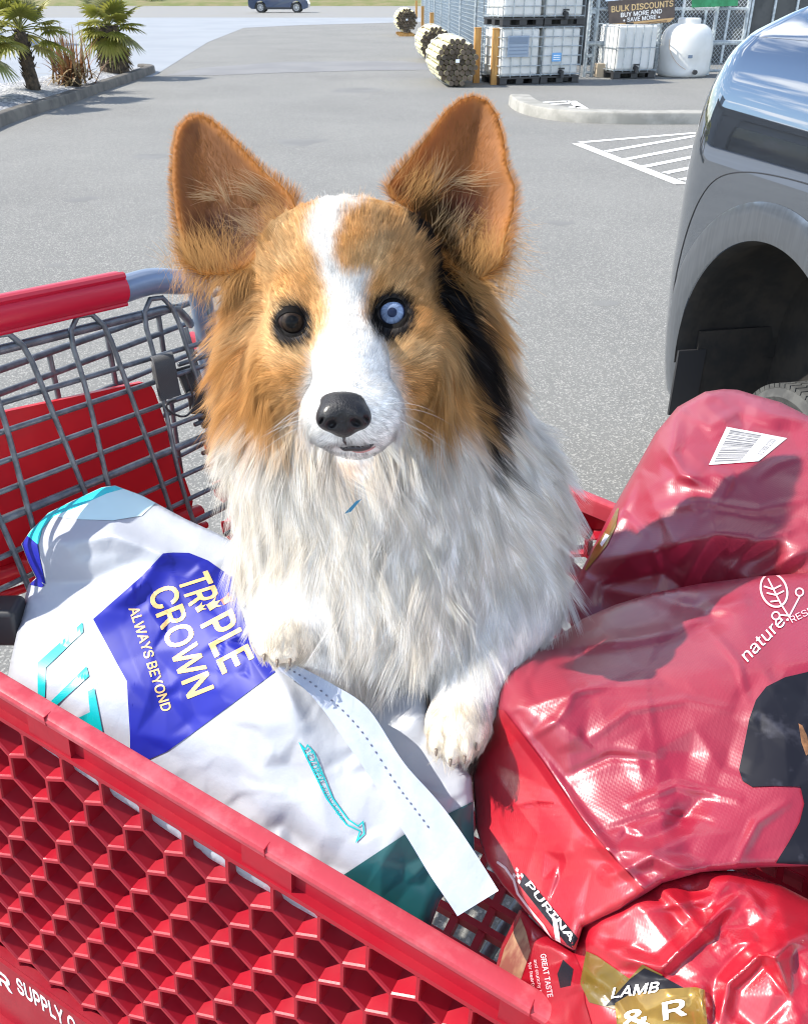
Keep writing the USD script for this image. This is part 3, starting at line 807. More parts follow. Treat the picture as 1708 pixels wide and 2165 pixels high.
ins_f = PchipInterpolator(ins_z, ins_v)


def wrap(w, z, proud=0.0):
    """body surface: straight side for w < S0, rounded corner, then the front face"""
    w = np.asarray(w, float); z = np.asarray(z, float)
    th = np.clip((w - S0) / RC, 0, math.pi / 2)
    over = np.maximum(w - S0 - RC * math.pi / 2, 0)
    s = np.minimum(w, S0) + RC * np.sin(th); inn = RC * (1 - np.cos(th)) + over
    iz = ins_f(z) - proud
    s = s - np.sin(th) * iz; inn = inn + np.cos(th) * iz
    return TP0 + s[:, None] * Te + inn[:, None] * Tn + z[:, None] * [0, 0, 1.0]


t = thing('dark_car', 'glossy black car cut off by the right edge with dusty grey wheel arch', 'car')
wend = S0 + RC * math.pi / 2 + 1.25
side = sg.Polygon([(-2.7, 0.22), (-2.7, 1.468), (wend, 1.468), (wend, 0.22)])
arch = sg.Point(AS, AZ).buffer(AR, 48).union(sg.box(AS - AR, 0, AS + AR, AZ))
P, tri, e, nb = mesh_poly(side.difference(arch), 0.035)
body = trimesh.Trimesh(wrap(P[:, 0], P[:, 1]), tri[:, ::-1], process=False)
obj('body', body, tk_paint, t, smooth=True)
# flare round the arch
fl = sg.Point(AS, AZ - 0.01).buffer(AR + 0.125, 48).intersection(sg.box(-3, 0.23, 3, 3)).difference(arch)
fl = fl if fl.geom_type == 'Polygon' else max(fl.geoms, key=lambda q_: q_.area)
P, tri, e, nb = mesh_poly(fl, 0.02)
pr_ = 0.006 * np.clip(e / 0.015, 0, 1) ** 0.5 + 0.001
obj('wheel_arch_flare', trimesh.Trimesh(wrap(P[:, 0], P[:, 1], pr_), tri[:, ::-1], process=False), tk_dust, t, smooth=True)
# seam between wing and bumper, above the flare
sp_ = np.array([(AS + 0.55, 0.30), (0.46, 0.62), (0.40, 0.90), (0.30, 1.045), (0.16, 1.10), (-0.05, 1.125), (-0.3, 1.13), (-0.62, 1.10)])
sq_ = spline(np.c_[sp_, 0 * sp_[:, 0]], 60)
obj('panel_gap', tube(wrap(sq_[:, 0], sq_[:, 1], 0.0005), 0.0022, 6), black_pl, t)
# hood
ww = np.r_[np.linspace(-1.05, S0, 30), np.linspace(S0 + 0.04, S0 + RC * math.pi / 2, 12)]
inn = np.array([0.0, 0.006, 0.02, 0.05, 0.12, 0.25, 0.45, 0.7])
hz = np.array([1.469, 1.474, 1.484, 1.500, 1.535, 1.590, 1.655, 1.69])
e0 = wrap(ww, np.full(len(ww), 1.468))
th = np.clip((ww - S0) / RC, 0, math.pi / 2)
dirs = np.cos(th)[:, None] * Tn - np.sin(th)[:, None] * Te
HV = np.stack([e0 + dirs * i_ + [0, 0, z_ - 1.468] for i_, z_ in zip(inn, hz)], 0)
ii = np.arange(HV.shape[0] * HV.shape[1]).reshape(HV.shape[:2])
hm = trimesh.Trimesh(*meshkit.arrays((HV.reshape(-1, 3), np.stack([ii[:-1, :-1], ii[1:, :-1], ii[1:, 1:], ii[:-1, 1:]], -1).reshape(-1, 4)))[:2], process=False)
if hm.face_normals[:, 2].mean() < 0:
    hm.invert()
obj('hood', hm, tk_paint, t, smooth=True)
hp = HV[-1]
ctr = TP0 + Te * -0.2 + Tn * 1.0 + [0, 0, 1.70]
obj('hood_middle', trimesh.Trimesh(np.vstack([hp, hp + Tn * 0.75 * 0 + (ctr - hp) * 0.9]), *[np.vstack([[(k, k + 1, k + 1 + len(hp)), (k, k + 1 + len(hp), k + len(hp))] for k in range(len(hp) - 1)]).reshape(-1, 3)], process=False), tk_paint, t)
# cabin (beyond the frame)
cab = sg.Polygon([(-2.7, 1.45), (-2.7, 1.98), (-1.75, 1.98), (-1.0, 1.46)])
cv = trimesh.creation.extrude_polygon(cab, 1.5, engine='earcut').vertices
cm = trimesh.creation.extrude_polygon(cab, 1.5, engine='earcut')
cm.vertices = TP0 + cv[:, :1] * Te + (cv[:, 2:3] + 0.2) * Tn + cv[:, 1:2] * [0, 0, 1.0]
cm.fix_normals(); obj('cabin', cm, glass_dark, t)
# wheel well
an = np.linspace(math.radians(-8), math.radians(188), 40)
dep = [0.004, 0.05, 0.14, 0.28, 0.40]
rad = [AR, AR - 0.012, AR + 0.01, AR + 0.0, AR - 0.03]
LV = np.stack([TP0 + (AS + r_ * np.cos(an))[:, None] * Te + d_ * Tn + (AZ + r_ * np.sin(an))[:, None] * [0, 0, 1.0] for d_, r_ in zip(dep, rad)], 0)
ii = np.arange(LV.shape[0] * LV.shape[1]).reshape(LV.shape[:2])
quads = np.stack([ii[:-1, :-1], ii[1:, :-1], ii[1:, 1:], ii[:-1, 1:]], -1).reshape(-1, 4)
lm = cat_([trimesh.Trimesh(*meshkit.arrays((LV.reshape(-1, 3), quads))[:2], process=False)])
obj('arch_liner', lm, liner_m, t, smooth=35)
cvx = trimesh.creation.box([2 * AR + 0.1, 1.1, 0.02])
M = np.eye(4); M[:3, 0] = Te; M[:3, 1] = [0, 0, 1]; M[:3, 2] = Tn; M[:3, 3] = TP0 + AS * Te + 0.41 * Tn + [0, 0, AZ]
cvx.apply_transform(M); obj('inner_well', cvx, liner_m, t)

Mf = np.eye(4); Mf[:3, 0] = Te; Mf[:3, 1] = Tn; Mf[:3, 2] = [0, 0, 1]; Mf[:3, 3] = TP0
obj('well_end', cat_([box(0.015, 0.34, 0.5, (AS + AR - 0.018, 0.25, 0.26), Mf)]), liner_m, t)
obj('splash_guard', box(0.012, 0.11, 0.26, (AS + AR - 0.022, 0.06, 0.31), Mf), black_pl, t)
# tyre with cut tread
TS, TR, TW = -0.36, 0.285, 0.24
lt = [(TR - 0.10, -TW / 2 + 0.03), (TR - 0.04, -TW / 2), (TR - 0.012, -TW / 2 + 0.012), (TR - 0.012, TW / 2 - 0.012), (TR - 0.04, TW / 2), (TR - 0.10, TW / 2 - 0.03), (TR - 0.12, 0), (TR - 0.10, -TW / 2 + 0.03)]
ty = [trimesh.creation.revolve(lt, sections=64)]
for k in range(64):
    for j in range(5):
        a = (k + (0.5 if j % 2 else 0)) / 64 * 6.2832
        b = box(0.014, TR * 0.078, TW / 5 - 0.010, (TR - 0.007, 0, (j - 2) * TW / 5.3)); b.apply_transform(trimesh.transformations.rotation_matrix(a, [0, 0, 1]))
        ty.append(b)
tm = cat_(ty); M = np.eye(4); M[:3, 0] = Te; M[:3, 1] = [0, 0, 1]; M[:3, 2] = -Tn; M[:3, 3] = TP0 + TS * Te + 0.135 * Tn + [0, 0, TR]
tm.apply_transform(M)
wo = obj('wheel', tm, tyre_m, t)
rm = trimesh.creation.cylinder(TR - 0.11, 0.14, sections=40); rm.apply_transform(M); obj('rim', rm, alloy, wo)

# ------------------------------------------------------------------ the shopping cart
KO = np.array([-0.419, 0.697, 0.0]); KU = np.array([0.837, -0.548, 0]); KU /= np.linalg.norm(KU); KN = np.array([-KU[1], KU[0], 0]) 


def K(a, b, z):
    a, b, z = np.broadcast_arrays(np.asarray(a, float), np.asarray(b, float), np.asarray(z, float))
    return KO + a[..., None] * KU + b[..., None] * KN + z[..., None] * np.array([0, 0, 1.0])


def onA(x, y, a0):                        # where the sight line meets the cart's plane a = a0, as (b, z)
    d = v2w(vat(x, y, 1.0)) - EYEP
    p = EYEP + (a0 - (EYEP - KO) @ KU) / (d @ KU) * d
    return (p - KO) @ KN, p[2]


RIMZ = 0.98
FLARE = 0.11
_w0, _w1 = at(0, 1445, 0.916), at(1180, 2150, 0.735)
WU = (_w1 - _w0) * [1, 1, 0]; WLEN = np.linalg.norm(WU); WU = WU / WLEN; WN = np.array([-WU[1], WU[0], 0])
SLOPE = (_w0[2] - _w1[2]) / WLEN          # the rim and the rows of cells fall towards the front


def KW(a, b, z):
    a, b, z = np.broadcast_arrays(np.asarray(a, float), np.asarray(b, float), np.asarray(z, float))
    return np.r_[_w0[:2], 0] + a[..., None] * WU + b[..., None] * WN + (z - SLOPE * a)[..., None] * np.array([0, 0, 1.0])


def wallb(z):
    return -FLARE * (RIMZ - np.asarray(z))


red_pl = mat('red_plastic', (0.35, 0.009, 0.022), 0.34, vary=(0.29, 0.008, 0.020), vscale=9.0, bump=0.12, bscale=220.0, bdist=0.001, rvary=(0.28, 0.5, 14.0), trans=0.08)
red_rim = mat('red_plastic_worn_sunlit', (0.42, 0.045, 0.065), 0.38, vary=(0.52, 0.13, 0.15), vscale=26.0, vdetail=9.0, vlo=0.48, vhi=0.75, bump=0.2, bscale=150.0, bdist=0.0012)  # scuffed rim plastic; the pink of sun on its top is in the colour
red_grip = mat('red_grip', (0.42, 0.008, 0.030), 0.30, bump=0.08, bscale=260.0, bdist=0.001)
red_flap = mat('red_flap', (0.58, 0.012, 0.020), 0.32, vary=(0.50, 0.010, 0.020), vscale=6.0)
steel = mat('cart_steel', (0.15, 0.165, 0.185), 0.38, metal=0.55, coat=0.35, coat_r=0.25, vary=(0.09, 0.10, 0.115), vscale=60.0, bump=0.35, bscale=420.0, bdist=0.0008)
steel_blue = mat('handle_tube', (0.16, 0.21, 0.30), 0.36, metal=0.45, coat=0.5, coat_r=0.2, bump=0.2, bscale=300.0, bdist=0.0008)
black_web = mat('black_webbing', (0.014, 0.014, 0.016), 0.75, bump=0.6, bscale=700.0, bdist=0.001, sheen=0.3)
cart_white = mat('cart_lettering', (0.72, 0.68, 0.68), 0.5)
caster_m = mat('caster_grey', (0.10, 0.10, 0.10), 0.7)


ZO = {1: 0.0, 1.0: 0.0, -1: 0.075}        # the far side stands a little higher


def honeycomb(a0, a1, z0, z1, pitch, depth):
    """pointy-topped cells in the (a, z) plane, outer face at depth 0"""
    Ro = pitch / math.sqrt(3.0)
    an = np.radians(90 + 60 * np.arange(6))
    ux, uz = np.cos(an), np.sin(an)
    prof = [(1.0, 0.0), (0.935, 0.0), (0.900, 0.0020), (0.885, depth * 0.55), (0.872, depth - 0.0016), (0.90, depth), (1.0, depth)]
    V, Fc = [], []
    k = 0
    row = 0
    z = z0
    while z < z1:
        a = a0 + (pitch / 2 if row % 2 else 0)
        while a < a1:
            o = 42 * k
            for (r, d) in prof:
                V.append(np.c_[a + ux * Ro * r, np.full(6, d), z + uz * Ro * r])
            for i in range(6):
                for j in range(6):
                    p_, q_ = o + i * 6 + j, o + i * 6 + (j + 1) % 6
                    Fc += [(p_, p_ + 6, q_ + 6), (p_, q_ + 6, q_)]
            k += 1
            a += pitch
        z += pitch * math.sqrt(3) / 2
        row += 1
    return np.vstack(V), np.array(Fc)


def honey_wall(a0, a1, z0, z1, sgn, b0, pitch=0.05, depth=0.030):
    v, f = honeycomb(a0, a1, z0, z1, pitch, depth)
    b = b0 + sgn * (wallb(v[:, 2]) + v[:, 1])
    return trimesh.Trimesh(KW(v[:, 0], b, v[:, 2] + ZO[sgn]), f, process=False)


def kbox(a0, a1, b0, b1, z0, z1, flare=True, sgn=1.0, boff=0.0):
    c = np.array([(a, b, z) for a in (a0, a1) for b in (b0, b1) for z in (z0, z1)])
    b = boff + sgn * (c[:, 1] + (wallb(c[:, 2]) if flare else 0))
    return trimesh.convex.convex_hull(KW(c[:, 0], b, c[:, 2] + ZO[sgn]))


def sweep_profile(prof, a0, a1, n, sgn=1.0, boff=0.0):
    k = len(prof); A = np.linspace(a0, a1, n)
    pr = np.array(prof)
    vv = np.concatenate([KW(np.full(k, a), boff + sgn * pr[:, 0], pr[:, 1] + ZO[sgn]) for a in A])
    f = []
    for i in range(n - 1):
        for j in range(k):
            p_, q_ = i * k + j, i * k + (j + 1) % k
            f += [(p_, q_, q_ + k), (p_, q_ + k, p_ + k)]
    cap = trimesh.creation.triangulate_polygon(sg.Polygon(pr), engine='earcut')
    m = trimesh.Trimesh(vv, np.array(f), process=False); m.fix_normals(); return m


cart = thing('shopping_cart', 'red plastic and grey wire shopping cart holding the dog and the bags', 'shopping cart')
BW = 0.67
A0, A1 = -0.24, 1.02
ZB = 0.50
rim_prof = [(-0.0085, 0.9705), (-0.0095, 0.977), (-0.008, 0.981), (-0.004, 0.983), (0.007, 0.9835), (0.0105, 0.982), (0.0118, 0.978), (0.0118, 0.958), (0.009, 0.957), (0.008, 0.968), (0.0, 0.9695), (-0.002, 0.9705)]
for sgn, boff in ((1, 0.0), (-1, BW)):
    obj('honeycomb_panel', honey_wall(A0, A1, ZB + 0.005, 0.955, sgn, boff, 0.052), red_pl, cart, smooth=20)
    rim = obj('rim', sweep_profile(rim_prof, A0 - 0.03, A1 + 0.03, 40, sgn, boff), red_rim, cart, smooth=28)
    if sgn == 1:
        # the pocketed band under the rim: two rails, blocks and a recessed floor
        obj('rim_band', cat_([kbox(A0, A1, -0.0095, 0.0, 0.941, 0.9465, sgn=sgn, boff=boff)] +
                             [kbox(a, a + 0.055, -0.0075, 0.0, 0.9465, 0.9708, sgn=sgn, boff=boff) for a in np.arange(A0 + 0.02, A1, 0.262)] +
                             [kbox(A0, A1, -0.001, 0.0, 0.9466, 0.9705, sgn=sgn, boff=boff)]), red_pl, rim)
        for a in np.arange(A0 + 0.047, A1, 0.262):
            obj('rim_joint', kbox(a - 0.0004, a + 0.0004, -0.0096, 0.007, 0.972, 0.9832, flare=False, sgn=sgn, boff=boff), red_pl, rim)
    else:
        obj('rim_band', kbox(A0, A1, -0.012, 0.0, 0.915, 0.948, sgn=sgn, boff=boff), red_pl, rim)
    obj('bottom_band', kbox(A0, A1, -0.006, 0.028, ZB - 0.115, ZB + 0.002, sgn=sgn, boff=boff), red_pl, cart)
    obj('bottom_rail', cat_([kbox(A0, A1, -0.0075, 0.03, ZB + 0.002, ZB + 0.008, sgn=sgn, boff=boff), kbox(A0, A1, -0.016, 0.03, ZB - 0.135, ZB - 0.115, sgn=sgn, boff=boff)]), red_pl, cart)
# front wall
fv, ff = honeycomb(-0.01, BW + 0.01, ZB + 0.005, 0.955, 0.05, 0.024)
obj('front_panel', trimesh.Trimesh(KW(A1 + 0.02 - fv[:, 1], fv[:, 0], fv[:, 2]), ff, process=False), red_pl, cart, smooth=20)
obj('front_rim', trimesh.convex.convex_hull(KW(*np.array([(a, b, z) for a in (A1 - 0.01, A1 + 0.035) for b in (-0.02, BW + 0.02) for z in (0.946, 0.982)]).T)), red_rim, cart)
# floor lattice
fl_ = []
zf = ZB
b0f, b1f = -0.05, BW + 0.05
for a in np.arange(A0, A1 + 0.01, 0.042):
    fl_.append(kbox(a - 0.0055, a + 0.0055, b0f, b1f, zf - 0.006, zf + 0.010, flare=False))
for b in np.arange(b0f, b1f, 0.042):
    fl_.append(kbox(A0, A1, b - 0.0055, b + 0.0055, zf - 0.0045, zf + 0.0115, flare=False))
obj('floor_grid', cat_(fl_), red_pl, cart)
# lettering on the bottom band
def cart_text(text, D0, D1, hz):
    m = meshkit.text_mesh(text, 1.0, 0.05, True)
    w = m.bounds[1][0]
    def hit(x, y):
        d = v2w(vat(x, y, 1.0)) - EYEP
        for_z = 0.3
        for _ in range(20):
            bb = wallb(for_z) - 0.0066
            p = EYEP + (bb - (EYEP - _w0) @ WN) / (d @ WN) * d
            for_z = 0.5 * for_z + 0.5 * (p[2] + SLOPE * ((p - _w0) @ WU))
        aa = (p - _w0) @ WU
        return aa, p[2] + SLOPE * aa
    a0_, z0_ = hit(*D0); a1_, z1_ = hit(*D1)
    v = m.vertices
    a = a0_ + v[:, 0] / w * (a1_ - a0_); z = (z0_ + z1_) / 2 - 0.010 + v[:, 1] * hz
    m.vertices = KW(a, wallb(z) - 0.0062 - v[:, 2] * 0.01, z)
    return m


_z = 0.40
cart_text_ = [('SUPPLY C', (36, 2092), (160, 2172), 0.028), ('OR', (-48, 2046), (22, 2082), 0.028)]
for tx, d0, d1, hh in cart_text_:
    obj('lettering', cart_text(tx, d0, d1, hh), cart_white, cart)


# rear: handle, folding wire panel, gate wires, seat flap
def hpt(x, y, a0):
    b, z = onA(x, y, a0)
    return a0, b, z


HB, HZ = onA(200, 638, -0.20)
handle = spline([K(-0.20, b, z) for b, z in ((-0.25, 1.262), (0.1, 1.262), (0.40, 1.262))], 30)
hb1 = onA(252, 615, -0.20); hb0 = onA(-330, 742, -0.20); hb2 = onA(392, 596, -0.20)
line = lambda b: hb0[1] + (hb1[1] - hb0[1]) * (b - hb0[0]) / (hb1[0] - hb0[0])
lb = np.linspace(hb0[0], hb1[0] - 0.01, 14)
obj('handle_tube', tube(spline([K(-0.245, hb0[0] - 0.06, line(hb0[0]) - 0.30), K(-0.240, hb0[0] - 0.055, line(hb0[0]) - 0.10), K(-0.215, hb0[0] - 0.03, line(hb0[0]) - 0.02)] + list(K(-0.20, lb, line(lb))) + [K(-0.201, hb1[0] + 0.06, line(hb1[0] + 0.06) + 0.003), K(-0.205, hb2[0], hb2[1]), K(-0.225, hb2[0] + 0.04, hb2[1] - 0.012), K(-0.24, hb2[0] + 0.065, hb2[1] - 0.06), K(-0.245, hb2[0] + 0.07, hb2[1] - 0.30)], 90), 0.0175, 18), steel_blue, cart, smooth=True)
gb = np.linspace(hb0[0] + 0.02, hb1[0], 24)
gp_ = K(np.full(24, -0.20), gb, line(gb))
gp_ = gp_ + np.array([0, 0, 0.004])
grip = tube(gp_, 0.0215, 20)
rdg = [tube(gp_ + np.array([0, 0, 0.018]) + KU * 0.013, 0.0055, 8), tube(gp_ - np.array([0, 0, 0.019]) + KU * 0.011, 0.0030, 8)]
obj('handle_grip', cat_([grip] + rdg), red_grip, cart, smooth=40)

# the folding front panel (child seat back): plane from (a=-0.20 top) leaning forward going down
ZT = 1.232
tops = [onA(0, 739, -0.195), onA(318, 660, -0.195)]
sl = (tops[1][1] - tops[0][1]) / (tops[1][0] - tops[0][0])


def pan(b, z, d=0.0):
    z = np.asarray(z, float)
    return K(-0.195 + 0.19 * (ZT - z) + d, b, z + tops[0][1] + sl * (np.asarray(b) - tops[0][0]) - 1.228)


w_ = []
z_bot = 0.915
pairs = np.arange(0.046, 0.60, 0.118)
for b in pairs:
    bb0, bb1 = b + 0.016, b + 0.075
    pts = [(bb0 - 0.010, z_bot), (bb0 - 0.006, 1.10), (bb0, 1.20), (bb0 + 0.004, 1.232), (bb0 + 0.014, 1.244), (bb0 + 0.030, 1.248), (bb0 + 0.045, 1.242), (bb1 - 0.005, 1.226), (bb1, 1.19), (bb1 + 0.006, 1.10), (bb1 + 0.012, z_bot)]
    c = spline([pan(p_[0], p_[1], 0.006 + (0.0 if 1.2 < p_[1] else 0)) for p_ in pts], 34)
    w_.append(tube(c, 0.0036, 8))
obj('upright_wires', cat_(w_), steel, cart, smooth=True)
hz = []
for z, r in ((1.228, 0.0061), (1.170, 0.0038), (1.138, 0.0038), (1.105, 0.0036), (1.072, 0.0036), (1.040, 0.0055), (0.998, 0.0036), (0.962, 0.0036), (0.926, 0.0050)):
    pts = [pan(b, z) for b in np.linspace(0.03, 0.455, 10)]
    if r > 0.006:
        pts += [pan(0.485, z - 0.004, -0.004), pan(0.52, z - 0.03, -0.03), pan(0.55, z - 0.05, -0.06)]
    else:
        pts += [pan(0.53, z, 0), pan(0.62, z, 0)]
    hz.append(tube(np.array(pts), r, 8))
obj('cross_wires', cat_(hz), steel, cart, smooth=True)
# the rear gate behind it
rg_ = []
for z, r in ((1.180, 0.005), (1.150, 0.0045), (1.10, 0.004), (1.02, 0.004), (0.94, 0.004)):
    rg_.append(tube(np.array([K(-0.285, b, z) for b in (0.03, 0.2, 0.66)]), r, 8))
for b in np.arange(0.036, 0.66, 0.098):
    rg_.append(tube(np.array([K(-0.285, b, z) for z in (1.182, 1.0, 0.86)]), 0.0042, 8))
obj('gate_wires', cat_(rg_), steel, cart, smooth=True)
# side wires where panel meets the side, seen left of the dog
sw = []
for k, b in enumerate((0.505, 0.545, 0.585, 0.625)):
    sw.append(tube(np.array([pan(b, 1.19 - 0.01 * k, -0.02), pan(b + 0.004, 1.0, -0.02), pan(b + 0.006, 0.86, -0.02)]), 0.0038, 8))
for z in (1.145, 1.10, 1.055, 1.01, 0.965, 0.92, 0.875):
    sw.append(tube(np.array([pan(0.47, z, -0.014), pan(0.66, z, -0.014)]), 0.0036, 8))
obj('side_wires', cat_(sw), steel, cart, smooth=True)
# red seat flap
def flapq(pts, d=0.0):
    out = []
    for x, y in pts:
        b, z = onA(x, y, -0.235)
        out.append((b, z))
    return out


fq_ = flapq([(-150, 905), (300, 808), (318, 812), (327, 828), (408, 1060), (405, 1075), (-150, 1255)])
fp_ = sg.Polygon(fq_).buffer(0.004).buffer(-0.004)
P, tri, e, nb = mesh_poly(fp_, 0.03)
fm = trimesh.creation.extrude_polygon(fp_, 0.007, engine='earcut')
fm.vertices = K(-0.235 - fm.vertices[:, 2], fm.vertices[:, 0], fm.vertices[:, 1]); fm.fix_normals()
obj('seat_flap', fm, red_flap, cart)
lip = flapq([(-150, 1262), (412, 1079)])
lp = np.array([K(-0.225, b, z) for b, z in lip])
obj('flap_lip', cat_([tube(np.linspace(lp[0], lp[1], 6), 0.013, 10), tube(np.linspace(lp[0], lp[1], 6) + [0, 0, -0.02] + KU * 0.012, 0.006, 8), tube(np.linspace(lp[0], lp[1], 6) + [0, 0, -0.028] + KU * 0.0, 0.006, 8)]), red_flap, cart, smooth=True)
tb_, tz_ = onA(70, 1195, -0.225)
obj('flap_tab', bevelbox(0.02, 0.05, 0.05, K(-0.222, tb_, tz_), 0.006), red_flap, cart, smooth=True)
# safety strap wrapped over the wires
def ribbon(pts, wdt, th=0.0018, wdir=None):
    c = spline(pts, 26); t_ = np.gradient(c, axis=0); t_ /= np.linalg.norm(t_, axis=1)[:, None]
    s = np.cross(t_, wdir) if wdir is not None else None
    s = np.broadcast_to(wdir, c.shape) if s is None else np.broadcast_to(wdir / np.linalg.norm(wdir), c.shape)
    nn = np.cross(t_, s); nn /= np.linalg.norm(nn, axis=1)[:, None] + 1e-9
    r0 = [c - s * wdt / 2 - nn * th, c + s * wdt / 2 - nn * th, c + s * wdt / 2 + nn * th, c - s * wdt / 2 + nn * th]
    V = np.stack(r0, 1).reshape(-1, 3); k = len(c); f = []
    for i in range(k - 1):
        for j in range(4):
            p_, q_ = i * 4 + j, i * 4 + (j + 1) % 4
            f += [(p_, q_, q_ + 4), (p_, q_ + 4, p_ + 4)]
    f += [(0, 1, 2), (0, 2, 3), (4 * k - 4, 4 * k - 2, 4 * k - 3), (4 * k - 4, 4 * k - 1, 4 * k - 2)]
    m = trimesh.Trimesh(V, f, process=False); m.fix_normals(); return m


def S_(x, y, a):
    b, z = onA(x, y, a)
    return K(a, b, z)


wd = S_(366, 760, -0.17) - S_(320, 772, -0.17); wd /= np.linalg.norm(wd)
bel = obj('safety_belt', cat_([ribbon([S_(346, 800, -0.19), S_(343, 770, -0.195), S_(341, 757, -0.183), S_(343, 752, -0.168), S_(346, 765, -0.158), S_(352, 800, -0.152), S_(361, 842, -0.148)], 0.036, 0.0022, wd)]), black_web, cart, smooth=40)
obj('belt_loop', tube(spline([S_(372, 845, -0.15), S_(352, 862, -0.148), S_(372, 877, -0.146), S_(398, 876, -0.146), S_(408, 858, -0.148), S_(403, 820, -0.15), S_(392, 790, -0.152)], 40), 0.0016, 6), black_pl, bel, smooth=True)
obj('belt_buckle', bevelbox(0.026, 0.012, 0.036, S_(418, 850, -0.17), 0.004), black_pl, bel, smooth=True)
obj('belt_tail', ribbon([S_(390, 775, -0.19), S_(405, 815, -0.185), S_(425, 858, -0.18), S_(445, 900, -0.18)], 0.032, 0.002, wd), black_web, bel, smooth=40)
# clip and bar at the left edge
obj('corner_clip', bevelbox(0.05, 0.04, 0.05, at(6, 1312, 1.02), 0.008), black_pl, cart, smooth=True)
obj('low_bar', tube(np.array([at(-60, 1368, 1.03), at(40, 1342, 1.03), at(120, 1320, 1.04)]), 0.006, 8), steel, cart, smooth=True)
# undercarriage
fr = []
for b in (0.02, BW - 0.02):
    fr.append(tube(spline([K(-0.245, b, 1.0), K(-0.24, b, 0.6), K(-0.20, b, 0.26), K(-0.12, b, 0.19), K(0.4, b, 0.17), K(0.95, b, 0.17)], 40), 0.016, 10))
for a in (-0.1, 0.35, 0.9):
    fr.append(tube(np.array([K(a, 0.02, 0.175), K(a, BW - 0.02, 0.175)]), 0.013, 8))
for a in (0.1, 0.8):
    for b in (0.02, BW - 0.02):
        fr.append(tube(np.array([K(a, b, 0.17), K(a, b, 0.40)]), 0.013, 8))
obj('frame', cat_(fr), steel, cart, smooth=True)
for a in (-0.12, 0.92):
    for b in (0.04, BW - 0.04):
        wl = trimesh.creation.cylinder(0.065, 0.03, sections=24); Mx = np.eye(4); Mx[:3, 0] = KU; Mx[:3, 1] = [0, 0, 1]; Mx[:3, 2] = KN; Mx[:3, 3] = K(a - 0.02, b, 0.067); wl.apply_transform(Mx)
        w__ = obj('wheel', wl, caster_m, cart, smooth=30)
        obj('fork', cat_([kbox(a - 0.035, a + 0.01, b - 0.022, b - 0.018, 0.06, 0.16, flare=False), kbox(a - 0.035, a + 0.01, b + 0.018, b + 0.022, 0.06, 0.16, flare=False), kbox(a - 0.035, a + 0.015, b - 0.022, b + 0.022, 0.155, 0.162, flare=False)]), steel, w__)

# ------------------------------------------------------------------ bags
paper = mat('bag_paper', (0.385, 0.405, 0.445), 0.42, vary=(0.35, 0.37, 0.42), vscale=7.0, vdetail=5.0, bump=0.18, bscale=90.0, bdist=0.003, coat=0.25, coat_r=0.25)
ink_blue = mat('ink_blue', (0.008, 0.012, 0.23), 0.48, spec=0.25, vary=(0.010, 0.015, 0.27), vscale=12.0)
ink_gold = mat('ink_gold', (0.66, 0.42, 0.17), 0.45)
ink_teal = mat('ink_teal', (0.0, 0.38, 0.40), 0.35)
ink_cyan = mat('ink_cyan', (0.02, 0.55, 0.60), 0.35)
ink_pale_aqua = mat('ink_pale_aqua', (0.55, 0.76, 0.78), 0.35)
ink_red = mat('ink_red', (0.60, 0.10, 0.05), 0.4)
ink_grey = mat('ink_grey', (0.16, 0.16, 0.17), 0.5)
teal_dark = mat('bag_teal_dark', (0.010, 0.075, 0.085), 0.32, coat=0.3, coat_r=0.2)
tape_m = mat('sewn_tape', (0.36, 0.39, 0.47), 0.24, vary=(0.31, 0.345, 0.44), vscale=25.0, coat=0.6, coat_r=0.12, bump=0.2, bscale=120.0, bdist=0.002)
thread = mat('thread', (0.17, 0.18, 0.24), 0.6)


def poly_bag(name, base, dark, rough, weave=0.0):
    """glossy woven plastic film: a fine square weave in the relief, patches of different gloss"""
    N = {'p': ('principled_bsdf', {'base_color': base, 'roughness': rough, 'coat_weight': 0.5, 'coat_roughness': 0.24, 'specular_ior_level': 0.8}),
         'geo': ('geometry', {}), 'n': ('noise_texture', {'scale': 5.0, 'detail': 6.0}), 'mx': ('mix', {'color1': base, 'color2': dark}),
         'rr': ('map_range', {'from_min': 0.35, 'from_max': 0.65, 'to_min': rough * 0.75, 'to_max': rough * 1.35, 'clamp': True}),
         'map': ('mapping', {'rotation': (0.5, 0.3, 0.9)}), 'w1': ('wave_texture', {'scale': 120.0, 'distortion': 0.6, 'bands_direction': 'x'}), 'w2': ('wave_texture', {'scale': 120.0, 'distortion': 0.6, 'bands_direction': 'y'}),
         'ad': ('math', {'math_type': 'multiply'}), 'n2': ('noise_texture', {'scale': 38.0, 'detail': 4.0, 'roughness': 0.55}), 'm3': ('math', {'math_type': 'multiply', 'value2': weave}), 'a2': ('math', {'math_type': 'add'}),
         'bp': ('bump', {'strength': 0.22, 'distance': 0.0020})}
    L = [('geo.position', 'n.vector'), ('n.fac', 'mx.fac'), ('mx.color', 'p.base_color'), ('n.fac', 'rr.value'), ('rr.result', 'p.roughness'), ('geo.position', 'map.vector'),
         ('map.vector', 'w1.vector'), ('map.vector', 'w2.vector'), ('w1.fac', 'ad.value1'), ('w2.fac', 'ad.value2'), ('ad.value', 'm3.value1'), ('geo.position', 'n2.vector'),
         ('m3.value', 'a2.value1'), ('n2.fac', 'a2.value2'), ('a2.value', 'bp.height'), ('bp.normal', 'p.normal'), ('bp.normal', 'p.coat_normal')]
    return usdkit.material(stage, '/World/Looks/' + name, N, L, surface='p.BSDF')


